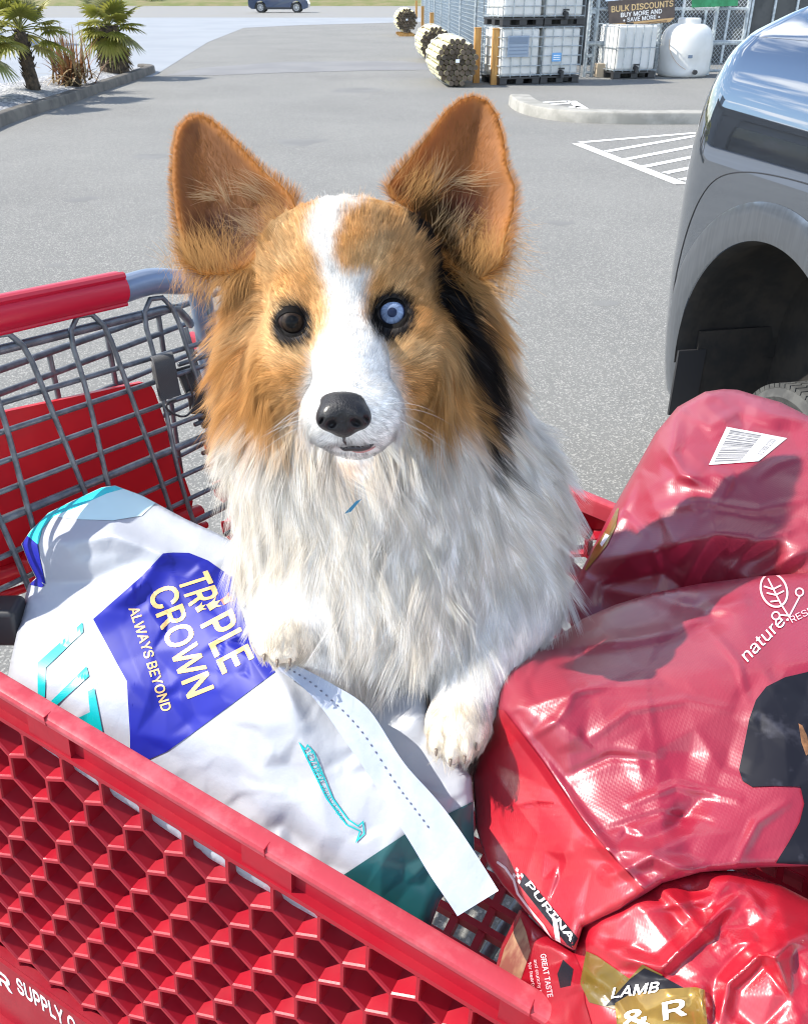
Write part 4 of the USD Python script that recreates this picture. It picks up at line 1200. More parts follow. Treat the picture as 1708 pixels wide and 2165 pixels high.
bag_red = poly_bag('bag_red_film', (0.27, 0.008, 0.028), (0.21, 0.006, 0.023), 0.46, 0.14)
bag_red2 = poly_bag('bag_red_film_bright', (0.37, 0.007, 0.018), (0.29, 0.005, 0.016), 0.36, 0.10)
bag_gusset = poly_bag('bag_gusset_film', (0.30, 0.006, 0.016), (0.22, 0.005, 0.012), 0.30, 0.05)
ink_black = mat('ink_black', (0.008, 0.008, 0.013), 0.5, spec=0.25, vary=(0.06, 0.06, 0.08), vscale=34.0, vlo=0.55, vhi=0.85)
ink_white = mat('ink_white', (0.78, 0.76, 0.76), 0.4, coat=0.3)
ink_pink = mat('ink_pink', (0.70, 0.45, 0.47), 0.4, coat=0.3)
gold_film = mat('gold_film', (0.42, 0.26, 0.055), 0.24, metal=0.55, coat=0.6, vary=(0.26, 0.15, 0.03), vscale=14.0)
label_paper = mat('label_paper', (0.50, 0.49, 0.49), 0.45)


class Patch:
    """one side of a filled bag: outline and relief, closed by a back; coordinates are sight-line positions turned into points at real distances"""

    def __init__(self, outline, ctrl, T_=0.05, wround=40.0, Rr=0.014, seed=0, amp=(0.004, 0.0022), sp=(110.0, 48.0), creases=(), lin=False, smooth=0.0):
        self.poly = sg.Polygon(outline).buffer(-6).buffer(6)
        c = np.array(ctrl, float)
        self.f = LinearNDInterpolator(c[:, :2], c[:, 2]) if lin else None
        self.r = RBFInterpolator(c[:, :2], c[:, 2], kernel='thin_plate_spline', smoothing=smooth)
        self.T, self.w, self.R = T_, wround, Rr
        rg = np.random.default_rng(seed)
        x0, y0, x1, y1 = self.poly.bounds
        self.lay = []
        for a_, s_ in zip(amp, sp):
            n = int((x1 - x0 + 400) * (y1 - y0 + 400) / s_ ** 2)
            p = rg.uniform([x0 - 200, y0 - 200], [x1 + 200, y1 + 200], (n, 2))
            self.lay.append((LinearNDInterpolator(p, rg.normal(size=n), fill_value=0.0), a_))
        self.creases = creases

    def front(self, x, y):
        """front surface depth without the rounding of the rim"""
        q = np.c_[x, y]
        Z = self.r(q)
        for L, a_ in self.lay:
            o = (L(q) + L(q + [3, 2]) + L(q + [-3, 2]) + L(q + [0, -4])) / 4
            Z = Z + a_ * o
        for pts, amp, wd in self.creases:
            ln = sg.LineString(pts)
            P_ = shapely.points(q)
            d = shapely.distance(P_, ln)
            d = np.sqrt(d * d + 36.0) - 6.0
            m = np.asarray(shapely.line_locate_point(ln, P_, normalized=True))
            Z = Z - amp * np.maximum(0, 1 - d / wd) ** 1.6 * (0.35 + 0.65 * np.sin(np.pi * np.clip(m, 0, 1)))
        return Z

    def c_(self, x, y):
        e = shapely.distance(shapely.points(np.c_[x, y]), self.poly.exterior)
        k = np.clip(e / self.w, 0, 1)
        return np.sqrt(np.clip(1 - (1 - k) ** 2, 0, 1))

    def Z(self, x, y):
        return self.front(x, y) + self.R * (1 - self.c_(x, y))

    def mesh(self, size=7.0):
        P, tri, e, nb = mesh_poly(self.poly, size)
        x, y = P.T
        F = self.front(x, y); c = self.c_(x, y); c[:nb] = 0
        Zf = F + self.R * (1 - c)
        Zb = F + self.R + (self.T - self.R) * c
        v = np.vstack([at(x, y, Zf), at(x[nb:], y[nb:], Zb[nb:])])
        bi = np.r_[np.arange(nb), len(P) + np.arange(len(P) - nb)]
        m = trimesh.Trimesh(v, np.vstack([tri, bi[tri][:, ::-1]]), process=False)
        m.fix_normals() if not m.is_winding_consistent else None
        return m

    def decal(self, poly, lift=0.0012, size=9.0, th=0.0):
        out = []
        for p_ in getattr(poly, 'geoms', [poly]):
            if p_.area < 0.5:
                continue
            p_ = p_.intersection(self.poly.buffer(-1.0))
            for q_ in getattr(p_, 'geoms', [p_]):
                if q_.area < 0.5 or q_.geom_type != 'Polygon':
                    continue
                v, f = trimesh.creation.triangulate_polygon(q_, engine='earcut')
                v, f = trimesh.remesh.subdivide_to_size(np.c_[v, np.zeros(len(v))], f, size)
                out.append(trimesh.Trimesh(at(v[:, 0], v[:, 1], self.Z(v[:, 0], v[:, 1]) - lift), f, process=False))
        return cat_(out)

    def text(self, text, p0, p1, h, up=None, bold=False, lift=0.0016, size=8.0):
        m = meshkit.text_mesh(text, 1.0, 0.02, bold)
        fz = m.faces[m.face_normals[:, 2] > 0.9]
        v = m.vertices; w = m.bounds[1][0]
        p0, p1 = np.array(p0, float), np.array(p1, float)
        d = p1 - p0
        if up is None:
            up = np.array([d[1], -d[0]]) / np.linalg.norm(d) * h
        q = p0 + (v[:, :1] / w) * d + v[:, 1:2] * np.array(up)
        vv, ff = trimesh.remesh.subdivide_to_size(np.c_[q, np.zeros(len(q))], fz, size)
        return trimesh.Trimesh(at(vv[:, 0], vv[:, 1], self.Z(vv[:, 0], vv[:, 1]) - lift), ff, process=False)


# ---- white feed bag
wo = [(45, 1150), (64, 1122), (102, 1084), (150, 1060), (215, 1030), (243, 1026), (300, 1047), (390, 1096), (460, 1128), (560, 1180), (640, 1240), (760, 1300), (900, 1380), (898, 1460), (906, 1512), (950, 1590), (996, 1642), (1001, 1700), (1003, 1822), (930, 1905), (900, 1990), (700, 1960), (450, 1820), (250, 1690), (60, 1560), (8, 1480), (22, 1400), (50, 1275), (60, 1236), (76, 1222), (60, 1190)]
wc = [(45, 1150, 1.03), (102, 1084, 1.04), (215, 1030, 1.05), (300, 1047, 1.03), (390, 1096, 1.00), (560, 1180, 0.96), (760, 1300, 0.92), (900, 1380, 0.87), (20, 1400, 0.965), (60, 1236, 1.03), (130, 1160, 0.995), (230, 1120, 0.985), (330, 1172, 0.972), (480, 1228, 0.950), (250, 1330, 0.945), (345, 1300, 0.935), (450, 1330, 0.915), (530, 1330, 0.905), (585, 1425, 0.868), (120, 1480, 0.925), (290, 1600, 0.897), (420, 1500, 0.888), (560, 1500, 0.848), (620, 1455, 0.850),
      (660, 1440, 0.862), (760, 1470, 0.862), (880, 1470, 0.845), (905, 1520, 0.830), (960, 1600, 0.815), (1000, 1690, 0.80), (450, 1690, 0.872), (620, 1640, 0.840), (760, 1600, 0.830), (560, 1760, 0.852), (700, 1780, 0.825), (860, 1700, 0.805), (720, 1868, 0.830), (850, 1800, 0.805), (1000, 1820, 0.812), (900, 1920, 0.812), (250, 1690, 0.91), (700, 1960, 0.845), (60, 1560, 0.955)]
W = Patch(wo, wc, T_=0.10, wround=34, Rr=0.012, seed=4, amp=(0.0028, 0.0017), sp=(130.0, 42.0),
          creases=[([(345, 1168), (300, 1235), (215, 1300)], 0.010, 38), ([(130, 1150), (240, 1130), (345, 1170), (430, 1190)], 0.016, 34), ([(90, 1235), (190, 1230), (280, 1190)], -0.014, 46),
                   ([(488, 1225), (530, 1335), (590, 1430), (640, 1530)], 0.010, 26), ([(600, 1490), (670, 1640), (690, 1760)], 0.006, 40), ([(660, 1800), (600, 1745), (560, 1755)], -0.010, 45), ([(450, 1560), (600, 1690)], 0.005, 50)])
wb = thing('white_feed_bag', 'white paper feed bag with a blue panel, leaning behind the near cart rim', 'feed bag', at(500, 1600, 0.86))
wl = lambda m: m   # bag parts are given in world positions
WB = wb.GetPrim().GetAttribute('xformOp:translate').Get()


def onbag(name, mesh, m, parent, origin, **k):
    mm = mesh.copy(); mm.apply_translation(-np.array(origin)); return obj(name, mm, m, parent, **k)


onbag('bag_front', W.mesh(6.5), paper, wb, WB, smooth=50)
P_ = sg.Polygon
onbag('teal_bottom', W.decal(P_([(700, 1868), (860, 1762), (930, 1730), (1010, 1690), (1030, 1850), (920, 1960), (880, 1990), (690, 1960)]), 0.0011), teal_dark, wb, WB, smooth=50)
onbag('blue_panel', W.decal(P_([(345, 1170), (366, 1168), (400, 1169), (440, 1185), (470, 1206), (488, 1219), (494, 1222), (495, 1245), (520, 1322), (547, 1372), (582, 1421), (500, 1482), (400, 1556), (352, 1590), (312, 1607), (288, 1600), (275, 1588), (275, 1560), (271, 1490), (268, 1440), (250, 1408), (197, 1309), (250, 1262), (300, 1218)]), 0.0010), ink_blue, wb, WB, smooth=50)
onbag('blue_back_print', W.decal(P_([(470, 1217), (494, 1219), (497, 1262), (482, 1240)]), 0.0014), ink_blue, wb, WB)
onbag('teal_edge', W.decal(P_([(58, 1132), (102, 1084), (150, 1060), (215, 1030), (243, 1026), (262, 1032), (226, 1042), (160, 1072), (112, 1090), (88, 1118), (80, 1150)]).buffer(1), 0.0012), ink_cyan, wb, WB, smooth=50)
onbag('pale_aqua_print', W.decal(P_([(226, 1042), (262, 1032), (330, 1062), (300, 1090), (240, 1100), (170, 1098), (112, 1092), (160, 1072)]), 0.0011), ink_pale_aqua, wb, WB, smooth=50)
onbag('blue_edge', W.decal(P_([(40, 1150), (58, 1133), (80, 1151), (84, 1180), (96, 1235), (78, 1226), (60, 1192)]), 0.0013), ink_blue, wb, WB, smooth=50)
onbag('blue_edge', W.decal(P_([(62, 1236), (78, 1222), (94, 1238), (88, 1242)]), 0.0013), ink_blue, wb, WB)
for nm, tx, p0, p1, h, up, b, m in (('lettering', 'TR', (374, 1224), (402, 1282), 0, (62, -20), True, ink_gold), ('lettering', 'PLE', (422, 1316), (472, 1426), 0, (64, -34), True, ink_gold),
                                    ('lettering', 'CROWN', (312, 1250), (398, 1478), 0, (54, -22), True, ink_gold), ('lettering', 'ALWAYS BEYOND', (272, 1286), (343, 1506), 0, (20, -6), True, ink_gold)):
    onbag(nm, W.text(tx, p0, p1, h, up, b), m, wb, WB)
crown = P_([(0, 0), (0, 10), (-3, 18), (2.5, 13), (5, 21), (7.5, 13), (13, 18), (10, 10), (10, 0)])
for cx, cy, sc, m in ((412, 1286, 1.15, ink_gold), (436, 1279, 1.5, ink_gold), (466, 1268, 1.35, ink_red)):
    c2 = affinity.translate(affinity.rotate(affinity.scale(crown, sc, -sc, origin=(0, 0)), 58, origin=(0, 0)), cx, cy)
    onbag('crown_print', W.decal(c2, 0.0017), m, wb, WB)
for pts in ([(174, 1316), (176, 1336), (97, 1412), (95, 1474), (80, 1480), (79, 1402)], [(183, 1409), (188, 1430), (110, 1500), (86, 1504)], [(186, 1462), (199, 1455), (217, 1549), (190, 1541), (166, 1518), (190, 1506)]):
    onbag('teal_letter', W.decal(P_(pts), 0.0013), ink_teal, wb, WB)
arrow = P_([(632, 1570), (646, 1600), (690, 1690), (732, 1745), (760, 1758), (752, 1782), (771, 1764), (768, 1736), (757, 1746), (736, 1732), (704, 1688), (664, 1590), (650, 1574), (645, 1584)])
onbag('arrow_print', W.decal(arrow.buffer(0.5).difference(arrow.buffer(-2.6)), 0.0013), ink_teal, wb, WB)
onbag('lettering', W.text('E-Z OPEN', (646, 1594), (672, 1655), 0, (12.5, -7), True), ink_teal, wb, WB)
onbag('lettering', W.text('Pull Tape', (676, 1664), (722, 1736), 0, (6, -4.5), False), ink_teal, wb, WB)
onbag('small_print', W.text('ue :1', (512, 1286), (534, 1281), 0, (0.5, -7), False), ink_grey, wb, WB)
# sewn tape strip: lies along the bag's top edge and hangs free at its lower end
ta_ = np.array([(566, 1383), (606, 1398), (660, 1423), (712, 1452), (765, 1486), (806, 1538), (850, 1608), (895, 1660), (940, 1712), (985, 1775), (1022, 1832), (1054, 1884)], float)
tb_2 = np.array([(580, 1410), (606, 1428), (645, 1458), (690, 1510), (730, 1568), (772, 1628), (812, 1690), (840, 1738), (872, 1790), (903, 1842), (935, 1890), (967, 1938)], float)
nn_ = len(ta_)
fr_ = np.linspace(0, 1, 9)
G2 = ta_[:, None, :] * (1 - fr_)[None, :, None] + tb_2[:, None, :] * fr_[None, :, None]
from scipy.interpolate import CubicSpline
G2 = CubicSpline(np.linspace(0, 1, nn_), G2, axis=0)(np.linspace(0, 1, 46))
Zs = np.full(G2.shape[:2], 0.0)
q_ = G2.reshape(-1, 2)
inside = shapely.contains_xy(W.poly.buffer(-14), q_[:, 0], q_[:, 1])
Zw = W.Z(q_[:, 0], q_[:, 1]).reshape(G2.shape[:2])
tt = np.linspace(0, 1, 46)[:, None]
Zt = np.minimum(Zw - 0.004, 0.853 - 0.010 * 0 - 0.128 * np.clip(tt - 0.02, 0, 1)) - 0.004 + 0.0022 * np.sin(tt * 26) * (fr_ - 0.5)[None, :] + 0.003 * (meshkit.fbm(np.stack([G2[..., 0] * 0.02, G2[..., 1] * 0.02, 0 * G2[..., 0]], -1)) - 0.5)
TV = at(G2[..., 0], G2[..., 1], Zt); TB = at(G2[..., 0], G2[..., 1], Zt + 0.0012)
ii = np.arange(46 * 9).reshape(46, 9)
qf = np.stack([ii[:-1, :-1], ii[1:, :-1], ii[1:, 1:], ii[:-1, 1:]], -1).reshape(-1, 4)
tm_ = trimesh.Trimesh(*meshkit.arrays((np.vstack([TV.reshape(-1, 3), TB.reshape(-1, 3)]), np.vstack([qf, qf[:, ::-1] + 414])))[:2], process=False)
tape = onbag('sewn_tape', tm_, tape_m, wb, WB, smooth=50)
st = []
for u_ in np.linspace(0.10, 0.72, 30):
    k = u_ * 45; i = int(k); f_ = k - i
    c0 = TV[i, 4] * (1 - f_) + TV[i + 1, 4] * f_; c1 = TV[i, 4] * (1 - f_ - 0.2) + TV[i + 1, 4] * (f_ + 0.2)
    d_ = (EYEP - c0); d_ /= np.linalg.norm(d_)
    st.append(tube([c0 + d_ * 0.0006, (c0 + c1) / 2 + d_ * 0.0012, c1 + d_ * 0.0006], 0.0008, 5))
onbag('stitches', cat_(st), thread, tape, WB)

# ---- red bag at the back
ao = [(1530, 822), (1490, 828), (1432, 860), (1386, 915), (1347, 985), (1330, 1015), (1290, 1085), (1250, 1165), (1214, 1235), (1190, 1290), (1230, 1370), (1320, 1420), (1760, 1400), (1960, 1300), (1960, 980), (1840, 915), (1708, 879), (1650, 850), (1600, 836), (1560, 824)]
ac = [(1530, 822, 1.16), (1432, 860, 1.15), (1347, 985, 1.13), (1290, 1085, 1.11), (1214, 1235, 1.07), (1400, 960, 1.085), (1400, 1080, 1.04), (1310, 1170, 1.055), (1500, 1128, 0.995), (1420, 1180, 1.02), (1560, 950, 1.045), (1700, 1000, 1.01), (1650, 1120, 0.965), (1500, 1230, 1.015), (1300, 1280, 1.06), (1708, 1200, 0.95), (1850, 1100, 0.95), (1840, 915, 1.05), (1600, 836, 1.13), (1300, 1380, 1.02), (1760, 1400, 0.97), (1480, 1240, 1.02)]
A = Patch(ao, ac, T_=0.16, wround=46, Rr=0.022, seed=11, amp=(0.0085, 0.0022), sp=(120.0, 44.0),
          creases=[([(1250, 1190), (1380, 1165), (1510, 1128), (1620, 1140), (1708, 1150)], 0.020, 46), ([(1512, 1130), (1470, 1190), (1440, 1240)], 0.012, 26), ([(1430, 880), (1420, 960), (1460, 1010)], 0.010, 24), ([(1330, 1060), (1420, 1010), (1560, 1000)], 0.009, 30), ([(1560, 850), (1640, 880), (1720, 890)], 0.010, 24), ([(1590, 1230), (1650, 1190), (1708, 1160)], 0.014, 28), ([(1345, 1000), (1310, 1090), (1262, 1180)], 0.010, 18), ([(1440, 870), (1500, 900), (1560, 870), (1640, 900)], 0.005, 12), ([(1400, 940), (1440, 1000), (1500, 1030)], 0.005, 12), ([(1380, 1080), (1480, 1060), (1600, 1080), (1700, 1060)], 0.004, 12), ([(1540, 1200), (1600, 1150), (1690, 1110)], 0.006, 14), ([(1600, 1010), (1640, 980), (1700, 960)], 0.004, 11)])
ra = thing('red_bag', 'glossy red bag with a white barcode label, rearmost of the red bags', 'bag', at(1500, 1100, 1.05))
RA = np.array(ra.GetPrim().GetAttribute('xformOp:translate').Get())
onbag('bag_body', A.mesh(6.0), bag_red, ra, RA, smooth=42)
lb = [(1536, 902), (1664, 926), (1604, 975), (1498, 983)]
onbag('barcode_label', A.decal(P_(lb), 0.0012), label_paper, ra, RA)
bl = np.array(lb, float)
bars = []
rg = np.random.default_rng(2)
u_ = 0.06
while u_ < 0.90:
    w_2 = rg.choice([0.012, 0.02, 0.034]); 
    L_ = lambda s, t_: (bl[0] * (1 - s) + bl[1] * s) * (1 - t_) + (bl[3] * (1 - s) + bl[2] * s) * t_
    bars.append(P_([L_(0.08, u_), L_(0.60, u_), L_(0.60, u_ + w_2), L_(0.08, u_ + w_2)]))
    u_ += w_2 + rg.choice([0.016, 0.026, 0.036])
onbag('bars', A.decal(shapely.MultiPolygon(bars), 0.0016), ink_grey, ra, RA)
onbag('digits', A.text('0 17800 17215', (1610, 962), (1640, 930), 0, (-10, -3), False), ink_grey, ra, RA)
onbag('gold_print', A.decal(P_([(1306, 1076), (1284, 1118), (1258, 1160), (1238, 1204), (1262, 1176), (1282, 1150), (1300, 1112)]).buffer(2), 0.0012), gold_film, ra, RA)
onbag('print_edge', A.decal(P_([(1280, 1128), (1288, 1132), (1272, 1156), (1268, 1150)]), 0.0016), ink_white, ra, RA)

# ---- big red bag in front
bo = [(1036, 1410), (1062, 1394), (1110, 1385), (1150, 1365), (1188, 1340), (1232, 1308), (1300, 1279), (1380, 1254), (1480, 1234), (1600, 1219), (1708, 1211), (1960, 1190), (1960, 1860), (1708, 1832), (1600, 1835), (1480, 1845), (1400, 1868), (1310, 1925), (1232, 1962), (1216, 2012), (1165, 1985), (1112, 1928), (1062, 1872), (1030, 1825), (1006, 1750), (999, 1640), (1012, 1596), (1036, 1560), (1042, 1500)]
bc = [(1036, 1410, 0.865), (1062, 1400, 0.855), (1188, 1342, 0.93), (1300, 1281, 0.945), (1480, 1236, 0.935), (1708, 1213, 0.915), (1270, 1330, 0.905), (1400, 1345, 0.858), (1560, 1275, 0.875), (1400, 1300, 0.905), (1180, 1385, 0.862), (1067, 1500, 0.800), (1300, 1450, 0.785), (1500, 1420, 0.785), (1708, 1400, 0.79), (1450, 1600, 0.735), (1708, 1600, 0.725), (1150, 1610, 0.770), (1235, 1735, 0.728), (1300, 1650, 0.735), (1365, 1880, 0.668), (1480, 1830, 0.663), (1600, 1820, 0.668), (1708, 1820, 0.672), (1500, 1740, 0.690), (1000, 1640, 0.845), (1010, 1755, 0.825), (1062, 1872, 0.78), (1165, 1985, 0.715), (1232, 1950, 0.695), (1040, 1500, 0.835), (1130, 1750, 0.778), (1180, 1870, 0.740), (1290, 1880, 0.690), (1960, 1300, 0.85), (1960, 1840, 0.70)]
Bg = Patch(bo, bc, T_=0.14, wround=26, Rr=0.012, seed=23, amp=(0.0055, 0.0015), sp=(160.0, 52.0),
           creases=[([(1040, 1402), (1180, 1372), (1330, 1352), (1420, 1335), (1500, 1290), (1570, 1272)], 0.014, 22), ([(1192, 1348), (1270, 1330), (1300, 1345)], 0.010, 22), ([(1380, 1262), (1480, 1290), (1520, 1312), (1480, 1332)], -0.010, 28), ([(1066, 1500), (1150, 1612), (1236, 1736), (1300, 1815), (1366, 1882)], 0.008, 15), ([(1290, 1850), (1380, 1812), (1480, 1850)], 0.012, 26), ([(1480, 1690), (1430, 1745), (1380, 1770)], -0.008, 34), ([(1240, 1790), (1310, 1800), (1420, 1790)], 0.009, 24), ([(1110, 1440), (1130, 1400), (1090, 1425)], 0.006, 14), ([(1090, 1500), (1240, 1455), (1390, 1450)], 0.0035, 11), ([(1250, 1560), (1330, 1500), (1450, 1480), (1540, 1500)], 0.0035, 12), ([(1200, 1640), (1290, 1600), (1400, 1610)], -0.003, 11), ([(1330, 1700), (1430, 1660), (1560, 1690)], 0.0035, 11), ([(1500, 1330), (1560, 1400), (1580, 1480)], 0.003, 10), ([(1270, 1760), (1400, 1720), (1500, 1740)], -0.003, 10), ([(1560, 1820), (1600, 1740), (1660, 1700)], 0.004, 14), ([(1120, 1560), (1180, 1520), (1210, 1470)], 0.003, 10)])
rb = thing('red_bag', 'big red bag with white script and a dark printed picture, front of the red bags', 'bag', at(1450, 1600, 0.78))
RB = np.array(rb.GetPrim().GetAttribute('xformOp:translate').Get())
onbag('bag_body', Bg.mesh(6.0), bag_red, rb, RB, smooth=38)
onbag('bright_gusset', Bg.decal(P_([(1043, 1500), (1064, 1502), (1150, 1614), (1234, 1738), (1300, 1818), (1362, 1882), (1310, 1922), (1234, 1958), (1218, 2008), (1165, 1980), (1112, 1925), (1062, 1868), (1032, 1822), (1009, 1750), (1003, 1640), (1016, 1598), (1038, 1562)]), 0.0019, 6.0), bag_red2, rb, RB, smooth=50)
onbag('lettering', Bg.text('nature.', (1578, 1402), (1668, 1310), 0, (-17, -20), False), ink_white, rb, RB)
onbag('lettering', Bg.text('RESPONSIBLE', (1673, 1318), (1810, 1250), 0, (-7, -12), False), ink_pink, rb, RB)
leaf_o = sg.Point(0, 0).buffer(1, 24); leaf_o = affinity.rotate(affinity.scale(leaf_o, 27, 36), -20); leaf_o = affinity.translate(leaf_o, 1636, 1248)
lines = [leaf_o.exterior.buffer(2.2)] + [sg.LineString(l_).buffer(1.8) for l_ in ([(1624, 1224), (1650, 1276), (1668, 1304)], [(1640, 1258), (1622, 1254)], [(1646, 1270), (1630, 1272)], [(1634, 1246), (1650, 1238)], [(1640, 1258), (1656, 1250)], [(1634, 1246), (1616, 1240)], [(1668, 1304), (1690, 1262)], [(1668, 1302), (1648, 1300)])] + [sg.Point(1690, 1252).buffer(8).exterior.buffer(1.8), sg.Point(1640, 1302).buffer(8).exterior.buffer(1.8)]
onbag('leaf_emblem', Bg.decal(shapely.union_all(lines), 0.0014), ink_pink, rb, RB)
onbag('dark_picture', Bg.decal(P_([(1720, 1418), (1660, 1432), (1620, 1452), (1598, 1480), (1584, 1520), (1572, 1580), (1562, 1628), (1570, 1652), (1590, 1664), (1640, 1662), (1692, 1664), (1700, 1700), (1690, 1740), (1668, 1780), (1648, 1812), (1640, 1826), (1720, 1830), (1900, 1840), (1950, 1400)]), 0.0012), ink_black, rb, RB, smooth=50)
onbag('picture_detail', Bg.decal(P_([(1688, 1530), (1696, 1534), (1706, 1556), (1712, 1592), (1704, 1598), (1694, 1570)]), 0.0015), mat('print_tan', (0.26, 0.12, 0.05), 0.5, vary=(0.10, 0.045, 0.02), vscale=90.0), rb, RB)
ring = sg.Point(1046, 1850).buffer(28, 24); ring = affinity.scale(ring, 0.62, 1.15)
onbag('ring_print', Bg.decal(sg.LineString([(1052, 1824), (1068, 1836), (1086, 1862), (1094, 1890), (1120, 1925), (1148, 1958), (1166, 1990)]).buffer(2.6), 0.0025), ink_pink, rb, RB)
onbag('name_panel', Bg.decal(P_([(1106, 1846), (1222, 1985), (1210, 2006), (1198, 1998), (1098, 1872)]), 0.0023), ink_black, rb, RB)
onbag('checker', Bg.decal(shapely.MultiPolygon([P_([(1092 + 5 * i - 3 * j, 1834 + 6 * i + 6 * j), (1097 + 5 * i - 3 * j, 1840 + 6 * i + 6 * j), (1094 + 5 * i - 3 * j, 1846 + 6 * i + 6 * j), (1089 + 5 * i - 3 * j, 1840 + 6 * i + 6 * j)]) for i in range(3) for j in range(3) if (i + j) % 2 == 0]), 0.0026), ink_pink, rb, RB)
onbag('lettering', Bg.text('PURINA', (1108, 1868), (1206, 1992), 0, (11, -8), True, 0.0029), ink_white, rb, RB)
onbag('numeral', Bg.decal(P_([(1168, 1938), (1176, 1946), (1184, 1996), (1176, 1992)]).buffer(1.5), 0.0026), ink_pink, rb, RB)

# ---- small red bag with the gold banner, nearest
co = [(1100, 1920), (1165, 1985), (1214, 2014), (1236, 1944), (1310, 1918), (1400, 1862), (1480, 1842), (1560, 1842), (1650, 1872), (1708, 1902), (1960, 1960), (1960, 2420), (1130, 2420), (1085, 2200), (1036, 2090), (1060, 2000)]
cc = [(1100, 1930, 0.79), (1060, 2010, 0.80), (1165, 1988, 0.735), (1214, 2016, 0.705), (1236, 1950, 0.70), (1310, 1925, 0.685), (1400, 1870, 0.672), (1480, 1850, 0.672), (1560, 1850, 0.675), (1708, 1905, 0.668), (1300, 2010, 0.668), (1230, 2080, 0.672), (1290, 2150, 0.640), (1400, 1990, 0.645), (1460, 1930, 0.655), (1400, 2080, 0.625), (1480, 2060, 0.612), (1550, 2000, 0.628), (1640, 2000, 0.612), (1708, 2060, 0.600), (1600, 2140, 0.590), (1480, 2160, 0.600), (1150, 2120, 0.745), (1085, 2200, 0.74), (1960, 2200, 0.58), (1300, 2400, 0.60), (1700, 2400, 0.55)]
Cb = Patch(co, cc, T_=0.12, wround=24, Rr=0.012, seed=37, amp=(0.0075, 0.0026), sp=(105.0, 46.0),
           creases=[([(1240, 1990), (1330, 2030), (1400, 2045), (1520, 1930), (1560, 1890)], 0.012, 24), ([(1400, 1880), (1470, 1950), (1520, 1990)], 0.010, 22), ([(1210, 2030), (1290, 2090), (1330, 2150)], -0.012, 34), ([(1520, 2165), (1540, 2080), (1600, 2020), (1700, 1980)], 0.014, 26), ([(1480, 2100), (1500, 2200)], 0.012, 20)])
rc = thing('red_bag', 'crumpled small red bag with a gold and black banner, lowest of the red bags', 'bag', at(1450, 2050, 0.66))
RC_ = np.array(rc.GetPrim().GetAttribute('xformOp:translate').Get())
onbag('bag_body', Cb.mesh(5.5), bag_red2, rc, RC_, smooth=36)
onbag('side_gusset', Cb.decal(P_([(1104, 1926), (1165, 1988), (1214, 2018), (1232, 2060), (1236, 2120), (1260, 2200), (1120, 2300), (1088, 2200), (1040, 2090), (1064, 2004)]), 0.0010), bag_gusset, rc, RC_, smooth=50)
onbag('picture_print', Cb.decal(P_([(1100, 1940), (1112, 1970), (1122, 2010), (1105, 2060), (1080, 2140), (1044, 2086), (1066, 2006)]), 0.0014), mat('print_wood', (0.20, 0.065, 0.05), 0.45, vary=(0.34, 0.20, 0.12), vscale=60.0, aniso=(1, 1, 0.25)), rc, RC_)
onbag('dark_print', Cb.decal(P_([(1190, 2030), (1212, 2050), (1206, 2085), (1184, 2090), (1178, 2060)]), 0.0014), ink_black, rc, RC_)
onbag('lettering', Cb.text('GREAT TASTE', (1142, 2018), (1158, 2110), 0, (11, -2), True), ink_pink, rc, RC_)
onbag('lettering', Cb.text('and crunchy bites', (1128, 2030), (1142, 2118), 0, (7, -1.5), False), ink_pink, rc, RC_)
onbag('lettering', Cb.text('for hearty nutri-', (1116, 2036), (1130, 2124), 0, (7, -1.5), False), ink_pink, rc, RC_)
onbag('gold_banner', Cb.decal(P_([(1239, 2012), (1262, 2022), (1330, 2070), (1358, 2040), (1400, 2062), (1386, 2110), (1300, 2135), (1245, 2120), (1226, 2080)]), 0.0012), mat('olive_film', (0.13, 0.085, 0.016), 0.26, coat=0.6), rc, RC_, smooth=50)
onbag('black_banner', Cb.decal(P_([(1330, 2072), (1362, 2048), (1398, 2064), (1450, 2092), (1410, 2098), (1340, 2120), (1280, 2128)]), 0.0016), ink_black, rc, RC_, smooth=50)
onbag('gold_banner', Cb.decal(P_([(1300, 2122), (1330, 2104), (1400, 2092), (1470, 2088), (1490, 2094), (1496, 2180), (1490, 2300), (1330, 2280), (1304, 2170)]), 0.0020), gold_film, rc, RC_, smooth=50)
onbag('lettering', Cb.text('LAMB', (1288, 2112), (1390, 2098), 0, (6, -22), True, 0.0026), ink_white, rc, RC_)
onbag('lettering', Cb.text('& R', (1312, 2180), (1452, 2146), 0, (-3, -36), True, 0.0026), ink_white, rc, RC_)

# ------------------------------------------------------------------ the dog
def ell(q, c, r, yaw=0.0):
    """approximate distance to an ellipsoid: c in the view frame, r = (right, up, forward) radii in metres, turned by yaw in the picture plane"""
    d = q - c
    if yaw:
        cs_, sn_ = math.cos(yaw), math.sin(yaw)
        d = np.stack([d[..., 0] * cs_ + d[..., 1] * sn_, -d[..., 0] * sn_ + d[..., 1] * cs_, d[..., 2]], -1)
    k0 = np.linalg.norm(d / r, axis=-1); k1 = np.linalg.norm(d / (np.array(r) ** 2), axis=-1)
    return k0 * (k0 - 1) / np.maximum(k1, 1e-9)


def cone(q, a, b, r0, r1):
    ba = b - a
    t = np.clip(((q - a) @ ba) / (ba @ ba), 0, 1)
    return np.linalg.norm(q - a - t[..., None] * ba, axis=-1) - (r0 + (r1 - r0) * t)


def smin(a, b, k):
    h = np.clip(0.5 + 0.5 * (b - a) / k, 0, 1)
    return b + (a - b) * h - k * h * (1 - h)


PX = lambda px, Z: px * Z / FPX           # pixels at depth Z -> metres


def E_(x, y, Z, rx, ry, rz, yaw=0.0):
    return ('e', vat(x, y, Z), (PX(rx, Z), PX(ry, Z), rz), yaw)


